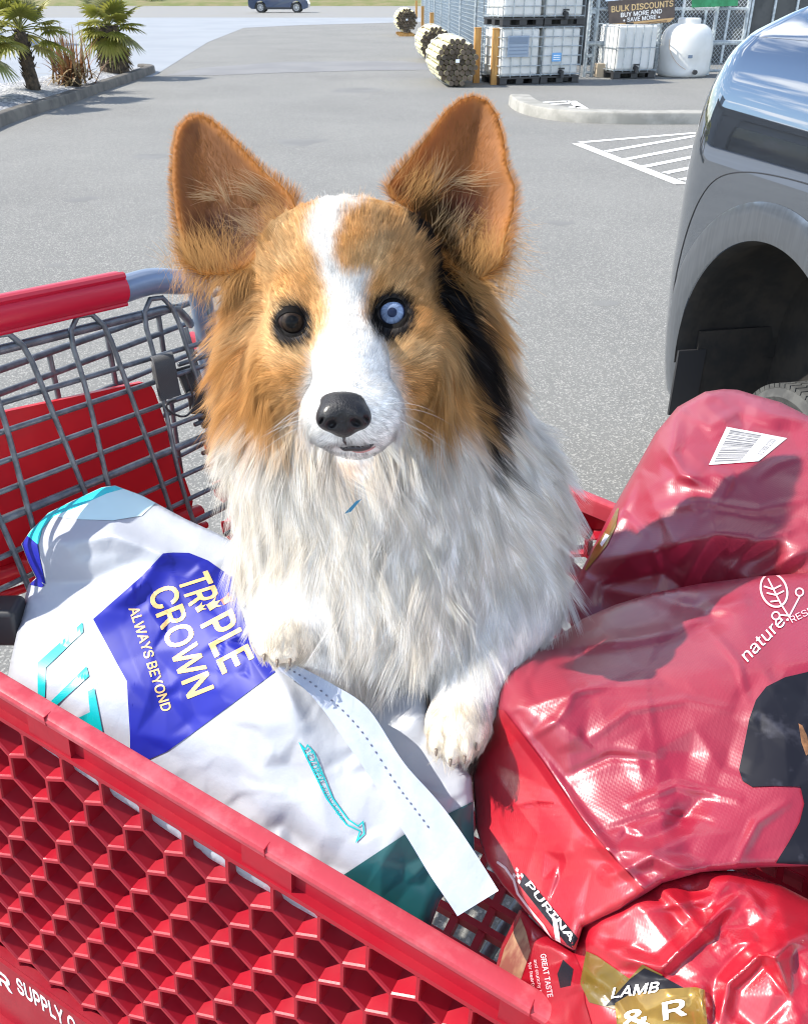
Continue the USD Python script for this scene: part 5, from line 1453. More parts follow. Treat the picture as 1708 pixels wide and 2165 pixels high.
def C_(x0, y0, Z0, r0, x1, y1, Z1, r1):
    return ('c', vat(x0, y0, Z0), vat(x1, y1, Z1), PX(r0, Z0), PX(r1, Z1))


def sdf(parts, q):
    d = None
    for p_, k in parts:
        v = ell(q, p_[1], p_[2], p_[3]) if p_[0] == 'e' else cone(q, p_[1], p_[2], p_[3], p_[4])
        d = v if d is None else (smin(d, v, k) if k > 0 else -smin(-d, v, -k))
    return d


def surface_nets(fn, lo, hi, h):
    n = np.ceil((np.array(hi) - lo) / h).astype(int) + 1
    ax = [lo[i] + h * np.arange(n[i]) for i in range(3)]
    G = np.stack(np.meshgrid(*ax, indexing='ij'), -1)
    V = np.concatenate([fn(G[i:i + 8]) for i in range(0, n[0], 8)], 0)
    S = V < 0
    c0 = [(i, j, k) for i in (0, 1) for j in (0, 1) for k in (0, 1)]
    sh = lambda A, o: A[o[0]:A.shape[0] - 1 + o[0], o[1]:A.shape[1] - 1 + o[1], o[2]:A.shape[2] - 1 + o[2]]
    cnt = sum(sh(S, o).astype(int) for o in c0)
    act = (cnt > 0) & (cnt < 8)
    idx = -np.ones(act.shape, int); cells = np.argwhere(act); idx[act] = np.arange(len(cells))
    acc = np.zeros((len(cells), 3)); w = np.zeros(len(cells))
    for a in c0:
        for ax_ in range(3):
            if a[ax_]:
                continue
            b = tuple(a[i] + (i == ax_) for i in range(3))
            va = V[tuple((cells + a).T)]; vb = V[tuple((cells + b).T)]
            m = (va < 0) != (vb < 0)
            t = np.where(m, va / np.where(m, va - vb, 1), 0)
            p = np.array(a, float) + t[:, None] * (np.array(b) - a)
            acc[m] += p[m]; w[m] += 1
    verts = np.array(lo) + h * (cells + acc / w[:, None])
    F = []
    for ax_ in range(3):
        u_, v_ = (ax_ + 1) % 3, (ax_ + 2) % 3
        A = S[tuple(slice(0, -1) if i == ax_ else slice(1, -1) for i in range(3))]
        B = S[tuple(slice(1, None) if i == ax_ else slice(1, -1) for i in range(3))]
        e = np.argwhere(A != B)
        off = np.array([0 if i == ax_ else 1 for i in range(3)])
        base = e + off
        du, dv = np.eye(3, dtype=int)[u_], np.eye(3, dtype=int)[v_]
        q4 = [idx[tuple((base - o).T)] for o in (du + dv, dv, 0 * du, du)]
        quad = np.stack(q4, 1)
        flip = ~A[tuple(e.T)]
        quad[flip] = quad[flip][:, ::-1]
        F.append(quad)
    F = np.vstack(F)
    return verts, F


BODY = [
    (E_(738, 575, 0.800, 172, 135, 0.070), 0.0), (E_(735, 520, 0.790, 138, 78, 0.055), 0.02), (E_(625, 560, 0.805, 72, 80, 0.05), 0.02), (E_(850, 555, 0.805, 74, 84, 0.05), 0.02),
    (E_(640, 760, 0.795, 98, 125, 0.055), 0.025), (E_(862, 745, 0.795, 98, 125, 0.055), 0.025),
    (C_(733, 650, 0.758, 50, 742, 770, 0.722, 66), 0.022), (C_(742, 770, 0.722, 66, 745, 868, 0.703, 74), 0.018),
    (E_(694, 880, 0.712, 57, 64, 0.027), 0.014), (E_(798, 874, 0.712, 55, 66, 0.027), 0.014), (E_(752, 932, 0.722, 58, 36, 0.026), 0.010),
    (E_(622, 628, 0.765, 42, 24, 0.016), 0.012), (E_(828, 612, 0.765, 46, 26, 0.016), 0.012),
    (E_(528, 790, 0.860, 56, 190, 0.05), 0.03), (E_(985, 760, 0.860, 66, 190, 0.05), 0.03),
    (E_(548, 560, 0.866, 50, 80, 0.028), 0.03), (E_(935, 545, 0.850, 60, 92, 0.028), 0.03),
    (E_(755, 960, 0.860, 265, 200, 0.085), 0.04), (E_(790, 1170, 0.895, 285, 240, 0.095), 0.05), (E_(800, 1320, 0.890, 235, 130, 0.075), 0.04),
    (E_(1015, 1085, 0.955, 182, 225, 0.10), 0.05), (E_(995, 850, 0.905, 86, 150, 0.05), 0.04), (E_(575, 650, 0.835, 46, 90, 0.03), 0.02), (E_(880, 1250, 1.05, 250, 240, 0.13), 0.06), (E_(880, 1500, 1.00, 210, 170, 0.12), 0.05),
    (C_(1085, 1270, 0.905, 105, 1010, 1410, 0.868, 78), 0.03), (C_(1010, 1410, 0.868, 74, 972, 1520, 0.825, 60), 0.025), (E_(966, 1545, 0.806, 58, 58, 0.030), 0.02),
    (E_(924, 1566, 0.790, 18, 32, 0.016), 0.004), (E_(953, 1586, 0.784, 18, 32, 0.016), 0.004), (E_(982, 1580, 0.786, 18, 32, 0.016), 0.004), (E_(1007, 1556, 0.796, 15, 28, 0.015), 0.004),
    (C_(650, 1230, 0.875, 80, 608, 1315, 0.842, 60), 0.03), (E_(592, 1346, 0.822, 58, 46, 0.028), 0.02),
    (E_(560, 1370, 0.810, 17, 24, 0.014), 0.004), (E_(587, 1382, 0.805, 17, 24, 0.014), 0.004), (E_(614, 1380, 0.807, 17, 24, 0.014), 0.004),
]
solidf = lambda q: sdf(BODY, q)          # before the eye sockets are cut
SOCK = [(E_(617.5, 681, 0.741, 33, 29, 0.013), -0.004), (E_(829, 661, 0.743, 35, 31, 0.013), -0.004)]
bodyf = lambda q: sdf(BODY + SOCK, q)
lo3, hi3 = np.array([-0.24, -0.36, 0.655]), np.array([0.25, 0.27, 1.20])
dv, dF = surface_nets(bodyf, lo3, hi3, 0.0048)


def grad(fn, q, e=0.0008):
    g_ = np.stack([fn(q + d_) - fn(q - d_) for d_ in np.eye(3) * e], -1)
    return g_ / (np.linalg.norm(g_, axis=-1, keepdims=True) + 1e-12)


def to_px(q):
    return np.stack([CX + FPX * q[..., 0] / q[..., 2], CY - FPX * q[..., 1] / q[..., 2]], -1)


H = lambda pts: [(324.7 + x * 0.5228, 162.4 + y * 0.5228) for x, y in pts]
WHITE = np.array([0.955, 0.94, 0.91]); CREAM = np.array([0.86, 0.75, 0.58]); TAN = np.array([0.80, 0.415, 0.145]); TANL = np.array([0.88, 0.59, 0.30]); RUST = np.array([0.68, 0.29, 0.085]); BLACK = np.array([0.016, 0.013, 0.013]); GREYB = np.array([0.32, 0.20, 0.13])
blaze = sg.Polygon(H([(690, 470), (800, 470), (770, 560), (735, 640), (735, 720), (760, 790), (795, 800), (870, 790), (850, 870), (845, 960), (880, 1010), (930, 1080), (985, 1180), (1015, 1290), (1020, 1400), (1000, 1480), (930, 1540), (830, 1570), (700, 1540), (620, 1470), (590, 1380), (598, 1260), (640, 1130), (690, 1040), (715, 960), (700, 850), (665, 740), (625, 650), (640, 560)]))
white_top = sg.Polygon(H([(640, 560), (690, 490), (760, 470), (870, 500), (770, 560), (735, 640), (680, 690), (625, 650)]))
blackR = sg.Polygon(H([(1010, 480), (1080, 500), (1160, 600), (1230, 720), (1270, 840), (1290, 940), (1330, 1040), (1390, 1180), (1400, 1330), (1385, 1480), (1370, 1620), (1345, 1560), (1340, 1420), (1310, 1300), (1260, 1180), (1215, 1060), (1185, 970), (1140, 900), (1130, 780), (1090, 660), (1030, 570)]))
blackL = sg.Polygon(H([(330, 720), (480, 590), (560, 560), (500, 640), (440, 720), (400, 830), (395, 960), (375, 1010), (360, 900), (345, 800)]))
headpoly = sg.Polygon(H([(60, 500), (300, 560), (560, 480), (1000, 440), (1450, 500), (1470, 800), (1440, 1000), (1420, 1200), (1400, 1380), (1370, 1490), (1240, 1400), (1060, 1400), (1010, 1430), (800, 1580), (590, 1410), (480, 1400), (400, 1430), (300, 1430), (240, 1380), (215, 1300), (180, 1150), (120, 900)]))
eyeL, eyeR = np.array([617.5, 680.0]), np.array([829.0, 660.0])
rgf = np.random.default_rng(77)


def pd(poly, px):
    """signed distance to a polygon in px, positive inside"""
    P_ = shapely.points(px); d = shapely.distance(P_, poly.exterior)
    return np.where(shapely.contains_xy(poly, px[:, 0], px[:, 1]), d, -d)


def step(x, w):
    return np.clip(0.5 + x / (2 * w), 0, 1)


def lerp(a, b, t):
    return a + (b - a) * t[:, None]


def coat_colour(q, jit):
    """colour of the coat at view-frame points (a pattern fixed to the dog)"""
    px = to_px(q) + jit
    x, y = px.T
    nz = meshkit.fbm(np.c_[x * 0.02, y * 0.02, 0 * x], 3)
    nz2 = meshkit.fbm(np.c_[x * 0.06, y * 0.06, 0 * x + 5], 2)
    col = lerp(np.tile(WHITE, (len(q), 1)), CREAM, 0.42 * np.clip((nz - 0.42) * 3.0, 0, 1))
    hd = step(pd(headpoly, px) + 8 + 40 * (nz2 - 0.5), 28) * (q[:, 2] < 0.93)
    tan = lerp(np.tile(TAN, (len(q), 1)), TANL, np.clip((nz - 0.35) * 2.2, 0, 1))
    sable = step(np.minimum(pd(sg.Polygon(H([(800, 560), (1020, 560), (1140, 700), (1150, 880), (1060, 860), (960, 760), (880, 680)])), px), 40), 24) * (0.35 + 0.6 * nz2)
    sable = np.maximum(sable, step(np.minimum(pd(sg.Polygon(H([(360, 820), (470, 640), (560, 600), (540, 760), (460, 900), (420, 1010)])), px), 40), 26) * (0.30 + 0.6 * nz2))
    tan = lerp(tan, GREYB, 0.28 * np.clip(sable, 0, 1))
    outer = np.clip((np.abs(x - 745) - 185) / 120, 0, 1) * np.clip((y - 480) / 200, 0, 1)
    tan = lerp(tan, RUST, 0.35 * outer * (1 - np.clip((nz2 - 0.35) * 2, 0, 1)))
    col = lerp(col, tan, hd)
    wt = np.maximum(step(pd(blaze, px) + 12 * (nz2 - 0.5), 11), step(pd(white_top, px) + 12 * (nz2 - 0.5), 11))
    col = lerp(col, np.tile(WHITE, (len(q), 1)), wt)
    bk = np.maximum(step(pd(blackR, px) + 7 + 14 * (nz2 - 0.5), 10), 0.55 * step(pd(blackL, px) + 20 * (nz2 - 0.5), 14))
    col = lerp(col, BLACK, bk * (q[:, 2] < 0.95))
    for c_, rx, ry in ((eyeL + [2, 9], 45, 50), (eyeR + [0, 10], 49, 56)):
        d = np.hypot((x - c_[0]) / rx, (y - c_[1]) / ry)
        col = lerp(col, BLACK, np.clip((1.08 - d) / 0.16, 0, 1))
    d = np.hypot((x - 740) / 62, (y - 945) / 12)
    col = lerp(col, np.array([0.22, 0.16, 0.15]), 0.6 * np.clip((1.3 - d) / 0.6, 0, 1))
    paw = np.maximum(np.clip(1.2 - np.hypot((x - 966) / 75, (y - 1545) / 75), 0, 1), np.clip(1.2 - np.hypot((x - 602) / 75, (y - 1360) / 60), 0, 1)) * (q[:, 2] < 0.9)
    return lerp(col, np.array([0.70, 0.56, 0.36]), 0.6 * np.clip(paw * 2, 0, 1))


dog = thing('dog', 'tan, black and white fluffy dog with one blue eye sitting among bags in the cart', 'dog', v2w(vat(780, 1150, 0.90)))
DG = np.array(dog.GetPrim().GetAttribute('xformOp:translate').Get())
skin = mat('dog_skin', (0.5, 0.5, 0.5), 0.8, attr=True)
hair_m = usdkit.material(stage, '/World/Looks/dog_hair', {'d': ('diffuse_bsdf', {}), 't': ('translucent_bsdf', {}), 'dt': ('mix_closure', {'fac': 0.15}), 'mm0': ('mix_closure', {'fac': 0.95}), 'tr': ('transparent_bsdf', {}), 'mm': ('mix_closure', {'fac': 0.58}), 'a': ('attribute', {'attribute': 'col'}), 'p': ('principled_hair_bsdf', {'parametrization': 'Direct coloring', 'roughness': 0.38, 'radial_roughness': 0.65, 'random_roughness': 0.2, 'coat': 0.0})}, [('a.color', 'p.color'), ('a.color', 'd.color'), ('a.color', 't.color'), ('d.BSDF', 'dt.closure1'), ('t.BSDF', 'dt.closure2'), ('p.BSDF', 'mm0.closure1'), ('dt.closure', 'mm0.closure2'), ('mm0.closure', 'mm.closure1'), ('tr.BSDF', 'mm.closure2')], surface='mm.closure')


def ondog(name, mesh, m, parent=None, view=True, **k):
    v = mesh.vertices
    mm = trimesh.Trimesh((v2w(v) if view else v) - DG, mesh.faces, process=False)
    return obj(name, mm, m, parent or dog, **k)


dtri = np.vstack([dF[:, [0, 1, 2]], dF[:, [0, 2, 3]]])
bm_ = trimesh.Trimesh(dv, dtri, process=False)
bcol = coat_colour(dv, 0.0)
ondog('body', bm_, skin, smooth=True, col=bcol)


def fur(name, root, pts, c0, c1, wid, parent=None):
    """strands: pts (n, k, 3) in the view frame, colours at root and tip, widths (n,)"""
    n, k = pts.shape[:2]
    path = numbered((parent or dog).GetPath().pathString + '/' + name)
    c = UsdGeom.BasisCurves.Define(stage, path); c.CreateTypeAttr('linear')
    c.CreatePointsAttr(Vt.Vec3fArray.FromNumpy((v2w(pts.reshape(-1, 3)) - DG).astype(np.float32)))
    c.CreateCurveVertexCountsAttr(Vt.IntArray.FromNumpy(np.full(n, k, np.int32)))
    prof = np.interp(np.linspace(0, 1, k), [0, 0.35, 0.75, 1.0], [0.9, 1.0, 0.65, 0.12])
    c.CreateWidthsAttr(Vt.FloatArray.FromNumpy((wid[:, None] * prof).ravel().astype(np.float32))); c.SetWidthsInterpolation('vertex')
    t = np.linspace(0, 1, k)[None, :, None]
    col = np.clip(c0[:, None] * (1 - t) + c1[:, None] * t, 0.004, 0.97)
    UsdGeom.PrimvarsAPI(c).CreatePrimvar('col', T.Color3fArray, 'vertex').Set(Vt.Vec3fArray.FromNumpy(col.reshape(-1, 3).astype(np.float32)))
    UsdShade.MaterialBindingAPI.Apply(c.GetPrim()).Bind(hair_m)
    return c


# sample roots over the body
tv = dv[dtri]
fa = 0.5 * np.linalg.norm(np.cross(tv[:, 1] - tv[:, 0], tv[:, 2] - tv[:, 0]), axis=1)
fc = tv.mean(1)
fp = to_px(fc)
fn_ = np.cross(tv[:, 1] - tv[:, 0], tv[:, 2] - tv[:, 0]); fn_ /= np.linalg.norm(fn_, axis=1)[:, None] + 1e-12
facing = -(fn_ * (fc / np.linalg.norm(fc, axis=1)[:, None])).sum(1)
flip = 1.0 if (fn_ * grad(bodyf, fc)).sum(1).mean() > 0 else -1.0
facing *= flip
hide = (fp[:, 1] > 1640) | ((fc[:, 2] > 1.0) & (fp[:, 1] > 1300))
dens = fa * np.where(facing > -0.25, 1.0, 0.28) * np.where(hide, 0.12, 1.0)
faceband = (fp[:, 1] < 960) & (fp[:, 0] > 540) & (fp[:, 0] < 945) & (facing > -0.1)
dens *= np.where(faceband, 2.6, 1.0) * np.where((fp[:, 1] > 980) & (fp[:, 1] < 1480), 0.62, 1.0)


def sample(n, w, rg):
    t = rg.choice(len(w), n, p=w / w.sum())
    r = rg.random((n, 2)); s = np.sqrt(r[:, 0])
    b = np.stack([1 - s, s * (1 - r[:, 1]), s * r[:, 1]], -1)
    return (tv[t] * b[..., None]).sum(1)


def unit(v):
    return v / (np.linalg.norm(v, axis=-1, keepdims=True) + 1e-12)


NF = 130000
rt = sample(NF, dens, rgf)
d0 = bodyf(rt); nr = grad(bodyf, rt); rt = rt - nr * d0[:, None]
px = to_px(rt); X, Y = px.T
e_ = lambda c_: np.hypot((X - c_[0]) / 27, (Y - c_[1]) / 25)
keep = (e_(eyeL) > 1) & (e_(eyeR) > 1) & ~((np.hypot((X - 726) / 56, (Y - 876) / 44) < 1) & (rt[:, 2] < 0.74)) & ~((np.hypot((X - 752) / 50, (Y - 948) / 8) < 1) & (rt[:, 2] < 0.76))
rt, nr, px = rt[keep], nr[keep], px[keep]; X, Y = px.T
n_ = len(rt)
# regions
muz = np.clip((74 - (np.maximum(np.abs(X - 745) - 46, 0) ** 2 + np.maximum(np.abs(Y - 876) - 92, 0) ** 2) ** 0.5) / 50, 0, 1) * (rt[:, 2] < 0.775)
face = np.clip((226 - np.hypot((X - 740) * 1.04, (Y - 690) * 0.84)) / 46, 0, 1) * (rt[:, 2] < 0.86)
leg = (np.clip((Y - 1380) / 60, 0, 1) * np.clip((X - 870) / 30, 0, 1) * (rt[:, 2] < 0.93)).clip(0, 1)
leg = np.maximum(leg, np.clip((Y - 1300) / 40, 0, 1) * np.clip((655 - X) / 30, 0, 1) * (rt[:, 2] < 0.93))
armR = np.clip((Y - 1230) / 80, 0, 1) * np.clip((X - 1000) / 60, 0, 1)
ruff = np.clip((np.abs(X - 745) - 190) / 40, 0, 1) * np.clip((1000 - Y) / 60, 0, 1) * np.clip((Y - 560) / 60, 0, 1)
length = 0.036 + 0 * X
length = length * (1 - ruff) + 0.028 * ruff
length = length * (1 - armR) + 0.018 * armR
length = np.where((X < 700) & (Y > 1215) & (rt[:, 2] < 0.92), 0.015, length)
length = length * (1 - face) + 0.0080 * face
length = length * (1 - muz) + 0.0034 * muz
length = length * (1 - leg) + 0.0120 * leg
hw = np.clip((650 - Y) / 90, 0, 1) * (rt[:, 2] < 0.93)
top = (Y < 600) & (face < 0.5)
length = np.where(top & (ruff < 0.4), 0.0095, length)
behind = (rt[:, 2] > 0.95)
length = np.where(behind, np.minimum(length, 0.030), length)
length = np.where((leg > 0.5) & (Y > 1500), 0.0075, np.where((leg > 0.5) & (X < 700) & (Y > 1335), 0.0075, length))
# flow
nose3 = vat(738, 860, 0.70)
rad = rt - nose3
fl_face = unit(rad - nr * (rad * nr).sum(1)[:, None])
out = np.sign(X - 745)
fl_ruff = unit(np.stack([out * 0.75 + 0.1 * out, -0.75 + 0 * X, 0.25 + 0 * X], -1))
cx = (X - 760) / 260
fl_chest = unit(np.stack([0.30 * cx + 2.0 * (meshkit.fbm(np.c_[X * 0.018, Y * 0.014, 0 * X]) - 0.5), -1.0 + 0 * X, 0.0 * X - 0.10], -1))
upper = np.clip((1060 - Y) / 120, 0, 1) * np.clip((Y - 900) / 40, 0, 1)
fl_chest = unit(fl_chest + np.stack([0.55 * cx, 0 * X, 0 * X], -1) * upper[:, None])
backR = np.clip((X - 1010) / 90, 0, 1) * np.clip((1250 - Y) / 100, 0, 1)
fl_chest = unit(fl_chest * (1 - backR)[:, None] + np.array([0.72, -0.55, 0.25]) * backR[:, None])
fl_leg = unit(np.stack([-0.10 + 0 * X, -1.0 + 0 * X, -0.35 + 0 * X], -1))
flow = lerp(fl_chest, np.zeros(3), 0 * X)
flow = fl_chest * (1 - ruff)[:, None] + fl_ruff * ruff[:, None]
wf = np.maximum(face, muz)
flow = flow * (1 - hw)[:, None] + unit(fl_face + np.stack([0.15 * out, 0.1 + 0 * X, 0.5 + 0 * X], -1)) * hw[:, None]
flow = flow * (1 - wf)[:, None] + fl_face * wf[:, None]
wl_ = np.maximum(leg, armR * 0.8); flow = flow * (1 - wl_)[:, None] + fl_leg * wl_[:, None]
flow = unit(flow - nr * (flow * nr).sum(1)[:, None] * 0.9)
lift = 0.17 + 0.30 * ruff - 0.06 * wf
dr0 = unit(flow + nr * lift[:, None] + rgf.normal(size=(n_, 3)) * 0.10)
length = length * rgf.uniform(0.65, 1.15, n_)
# clumps
K_ = 5200
ck = rgf.choice(n_, K_, replace=False)
tree_ = cKDTree(rt[ck]); cd, ci = tree_.query(rt)
kk = 5
t_ = np.linspace(0, 1, kk)[None, :, None]
grav = np.array([0, -0.86, -0.5]) * 0.0
bend = unit(flow)[:, None, :] * (length * 0.28)[:, None, None] * t_ ** 2
droop = np.array([0, -0.8, 0.1])[None, None, :] * (length ** 1.0 * 0.30 * (1 - wf) * (1 - 0.5 * leg) * (1 - hw))[:, None, None] * t_ ** 2
S = rt[:, None] + dr0[:, None] * length[:, None, None] * t_ * 0.85 + bend + droop
wav = rgf.normal(size=(K_, 3)) * 0.22
S += (wav[ci][:, None] * (length * (1 - wf))[:, None, None]) * t_ ** 1.5
ctip = S[ck][:, -1][ci]
cl_w = np.where(wf > 0.4, 0.08, 0.36) * np.clip(1.0 - 0.0 * cd, 0, 1)
S += (ctip - S[:, -1])[:, None, :] * cl_w[:, None, None] * t_ ** 1.6 * np.clip(0.03 / np.maximum(np.linalg.norm(ctip - S[:, -1], axis=1), 0.03), 0, 1)[:, None, None]
# keep strands out of the body
for j in range(1, kk):
    dd = bodyf(S[:, j]); bad = dd < 0.0012
    if bad.any():
        gg = grad(bodyf, S[bad, j]); S[bad, j] += gg * (0.0015 - dd[bad])[:, None]
jit = rgf.normal(size=(n_, 2)) * 4.5
c1 = coat_colour(rt, jit)
cvar = rgf.uniform(0.86, 1.10, n_)[:, None] * (1 + 0.10 * rgf.normal(size=K_))[ci][:, None]
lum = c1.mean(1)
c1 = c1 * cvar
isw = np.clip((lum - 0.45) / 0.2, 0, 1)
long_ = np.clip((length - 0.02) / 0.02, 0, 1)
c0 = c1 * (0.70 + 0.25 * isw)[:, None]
c0 = lerp(c0, CREAM * np.array([1.02, 0.97, 0.88]), 0.75 * isw * long_)  # roots coloured cream so the shade deep in long fur looks warm
wid = 0.00038 + 0.00014 * long_ + 0.0 * X
wid = wid * rgf.uniform(0.7, 1.25, n_)
tp = to_px(S.reshape(-1, 3)).reshape(n_, kk, 2)
hit = np.zeros(n_, bool)
for c_, r1, r2 in ((eyeL, 29.0, 27.0), (eyeR, 31.0, 30.0)):
    hit |= (np.hypot((tp[..., 0] - c_[0]) / r1, (tp[..., 1] - c_[1]) / r2) < 1).any(1)
ok_ = ~(hit & (rt[:, 2] < 0.82))
S, c0, c1, wid, length, rt = S[ok_], c0[ok_], c1[ok_], wid[ok_], length[ok_], rt[ok_]
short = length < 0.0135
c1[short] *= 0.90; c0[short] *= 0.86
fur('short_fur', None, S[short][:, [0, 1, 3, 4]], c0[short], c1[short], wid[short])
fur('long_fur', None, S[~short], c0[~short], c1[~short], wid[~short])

# ---- ears: cupped shells with fur on both faces
def ear(outline, base_a, base_b, tip, Zb, Zt, cup, lean, seed, inner, rimc, darkpt, wisps, extra=None):
    rg = np.random.default_rng(seed)
    poly = sg.Polygon(outline).buffer(-5).buffer(9).buffer(-4)
    P, tri, e, nb = mesh_poly(poly, 8.0)
    base_a, base_b, tip = (np.array(v, float) for v in (base_a, base_b, tip))
    mid = (base_a + base_b) / 2; ax_ = tip - mid; L = np.linalg.norm(ax_); ax_ /= L; sx = np.array([-ax_[1], ax_[0]])

    def Zf(p):
        s = np.clip(((p - mid) @ ax_) / L, -0.3, 1.1); e_ = shapely.distance(shapely.points(p), poly.exterior)
        k = np.clip(e_ / 85.0, 0, 1)
        c_ = cup * (1 - (1 - k) ** 2) * (1 - 0.45 * np.clip(s, 0, 1))
        side_ = ((p - mid) @ sx) / 100.0
        return Zb + (Zt - Zb) * s + c_ + lean * side_
    Zm = Zf(P)
    q = vat(P[:, 0], P[:, 1], Zm)
    fr = q; nrm = np.zeros_like(q)
    tn = np.cross(q[tri[:, 1]] - q[tri[:, 0]], q[tri[:, 2]] - q[tri[:, 0]])
    for k in range(3):
        np.add.at(nrm, tri[:, k], tn)
    nrm = unit(nrm); nrm *= -np.sign(nrm[:, 2:3] + 1e-9)          # towards the viewer
    th = 0.0018 * np.clip(e / 14, 0, 1) ** 0.5
    V = np.vstack([q + nrm * th[:, None], (q - nrm * (th * 1.4)[:, None])[nb:]])
    bi = np.r_[np.arange(nb), len(P) + np.arange(len(P) - nb)]
    F_ = np.vstack([tri, bi[tri][:, ::-1]])

    def colour(p, jit):
        pp = np.asarray(p + jit)
        e_ = shapely.distance(shapely.points(pp), poly.exterior) * np.where(shapely.contains_xy(poly, pp[:, 0], pp[:, 1]), 1, -1)
        c = lerp(np.tile(rimc, (len(p), 1)), inner, np.clip((e_ - 3) / 15, 0, 1))
        d = np.hypot((pp[:, 0] - darkpt[0]) / darkpt[2], (pp[:, 1] - darkpt[1]) / darkpt[3])
        c = lerp(c, darkpt[4], np.clip(1.35 - d, 0, 1) ** 0.8)
        if extra is not None:
            d = np.hypot((pp[:, 0] - extra[0]) / extra[2], (pp[:, 1] - extra[1]) / extra[3])
            c = lerp(c, BLACK, np.clip((1.25 - d) / 0.5, 0, 1))
        return c * (0.85 + 0.35 * meshkit.fbm(np.c_[pp * 0.03, 0 * pp[:, :1]]))[:, None]
    vc = colour(P, 0.0)
    m = trimesh.Trimesh(V, F_, process=False)
    o = ondog('ear', m, ear_m, smooth=True, col=np.vstack([vc, np.tile(rimc, (len(P) - nb, 1))]) * 0.75)
    # fur
    tri_a = np.abs(np.cross(P[tri[:, 1]] - P[tri[:, 0]], P[tri[:, 2]] - P[tri[:, 0]]))
    n1 = 9000
    tt_ = rg.choice(len(tri), n1, p=tri_a / tri_a.sum()); r = rg.random((n1, 2)); s = np.sqrt(r[:, :1])
    bc_ = np.c_[1 - s, s * (1 - r[:, 1:]), s * r[:, 1:]]
    p = (P[tri[tt_]] * bc_[..., None]).sum(1); nn = unit((nrm[tri[tt_]] * bc_[..., None]).sum(1))
    er = shapely.distance(shapely.points(p), poly.exterior)
    zz = Zf(p); root = vat(p[:, 0], p[:, 1], zz)
    near = np.array([shapely.ops.nearest_points(poly.exterior, sg.Point(a))[0].coords[0] for a in p]) if False else None
    side = rg.random(n1) < 0.66
    lp_ = shapely.line_interpolate_point(poly.exterior, shapely.line_locate_point(poly.exterior, shapely.points(p)))
    ep = np.c_[shapely.get_x(lp_), shapely.get_y(lp_)]
    od = ep - p; od /= np.linalg.norm(od, axis=1)[:, None] + 1e-9
    wE = np.clip(1 - er / 60, 0, 1)[:, None]
    d2 = od * wE + ax_[None] * 0.8
    d2 /= np.linalg.norm(d2, axis=1)[:, None]
    D3 = np.c_[d2[:, 0], -d2[:, 1], np.zeros(n1)]
    sgn = np.where(side, 1.0, -1.0)[:, None]
    ln_ = np.where(side, 0.0060, 0.0080) * rg.uniform(0.6, 1.25, n1)
    dr = unit(D3 + nn * sgn * 0.30 + rg.normal(size=(n1, 3)) * 0.10)
    tt4 = np.linspace(0, 1, 4)[None, :, None]
    St = (root + nn * sgn * 0.0018)[:, None] + dr[:, None] * ln_[:, None, None] * tt4
    cc_ = colour(p, rg.normal(size=(n1, 2)) * 4); back = np.tile(rimc, (n1, 1)) * 0.85
    cc_ = np.where(side[:, None], cc_, back) * rg.uniform(0.8, 1.2, n1)[:, None]
    fur('ear_fur', None, St, cc_ * 0.8, cc_, np.full(n1, 0.00042), o)
    # rim fringe
    n2 = 3600
    s_ = rg.uniform(0, poly.exterior.length, n2)
    pp = np.c_[shapely.get_x(shapely.line_interpolate_point(poly.exterior, s_)), shapely.get_y(shapely.line_interpolate_point(poly.exterior, s_))]
    p2 = np.c_[shapely.get_x(shapely.line_interpolate_point(poly.exterior, s_ + 2)), shapely.get_y(shapely.line_interpolate_point(poly.exterior, s_ + 2))]
    tg = p2 - pp; tg /= np.linalg.norm(tg, axis=1)[:, None] + 1e-9
    on = np.c_[tg[:, 1], -tg[:, 0]]
    chk = shapely.contains_xy(poly, pp[:, 0] + on[:, 0] * 4, pp[:, 1] + on[:, 1] * 4)
    on = np.where(chk[:, None], -on, on)
    dirp = on * 0.75 + ax_[None] * 0.75 + rg.normal(size=(n2, 2)) * 0.25
    D3 = unit(np.c_[dirp[:, 0], -dirp[:, 1], rg.normal(size=n2) * 0.25])
    lowf = np.clip(1 - ((pp - mid) @ ax_) / L, 0, 1)
    ln_ = (0.0035 + 0.012 * lowf ** 2) * rg.uniform(0.5, 1.3, n2)
    root = vat(pp[:, 0], pp[:, 1], Zf(pp))
    St = root[:, None] + D3[:, None] * ln_[:, None, None] * tt4
    cc_ = np.tile(rimc, (n2, 1)) * rg.uniform(0.7, 1.25, n2)[:, None]
    dk = (rg.random(n2) < 0.18) & (lowf > 0.35); cc_[dk] = BLACK * 2
    fur('rim_fringe', None, St, cc_ * 0.8, cc_ * 1.05, np.full(n2, 0.00032), o)
    # pale wisps from the inner edge
    for (x0, y0, x1, y1, spread, nw, shade) in wisps:
        a0 = rg.random(nw)
        r2 = np.c_[x0 + rg.normal(size=nw) * spread, y0 + rg.normal(size=nw) * spread]
        dp = np.array([x1 - x0, y1 - y0]); L2 = np.linalg.norm(dp)
        ang = rg.normal(size=nw) * 0.22
        dd_ = np.c_[dp[0] * np.cos(ang) - dp[1] * np.sin(ang), dp[0] * np.sin(ang) + dp[1] * np.cos(ang)] / L2
        root = vat(r2[:, 0], r2[:, 1], Zf(r2) - 0.003)
        lw = PX(L2, Zb) * rg.uniform(0.6, 1.15, nw)
        t6 = np.linspace(0, 1, 6)[None, :, None]
        curl = np.c_[dd_[:, 1], -dd_[:, 0]] * rg.uniform(-0.1, 0.45, nw)[:, None]
        St = root[:, None] + np.c_[dd_[:, 0], -dd_[:, 1], -0.25 + 0 * lw][:, None] * lw[:, None, None] * t6 + np.c_[curl[:, 0], -curl[:, 1], 0 * lw][:, None] * lw[:, None, None] * t6 ** 2
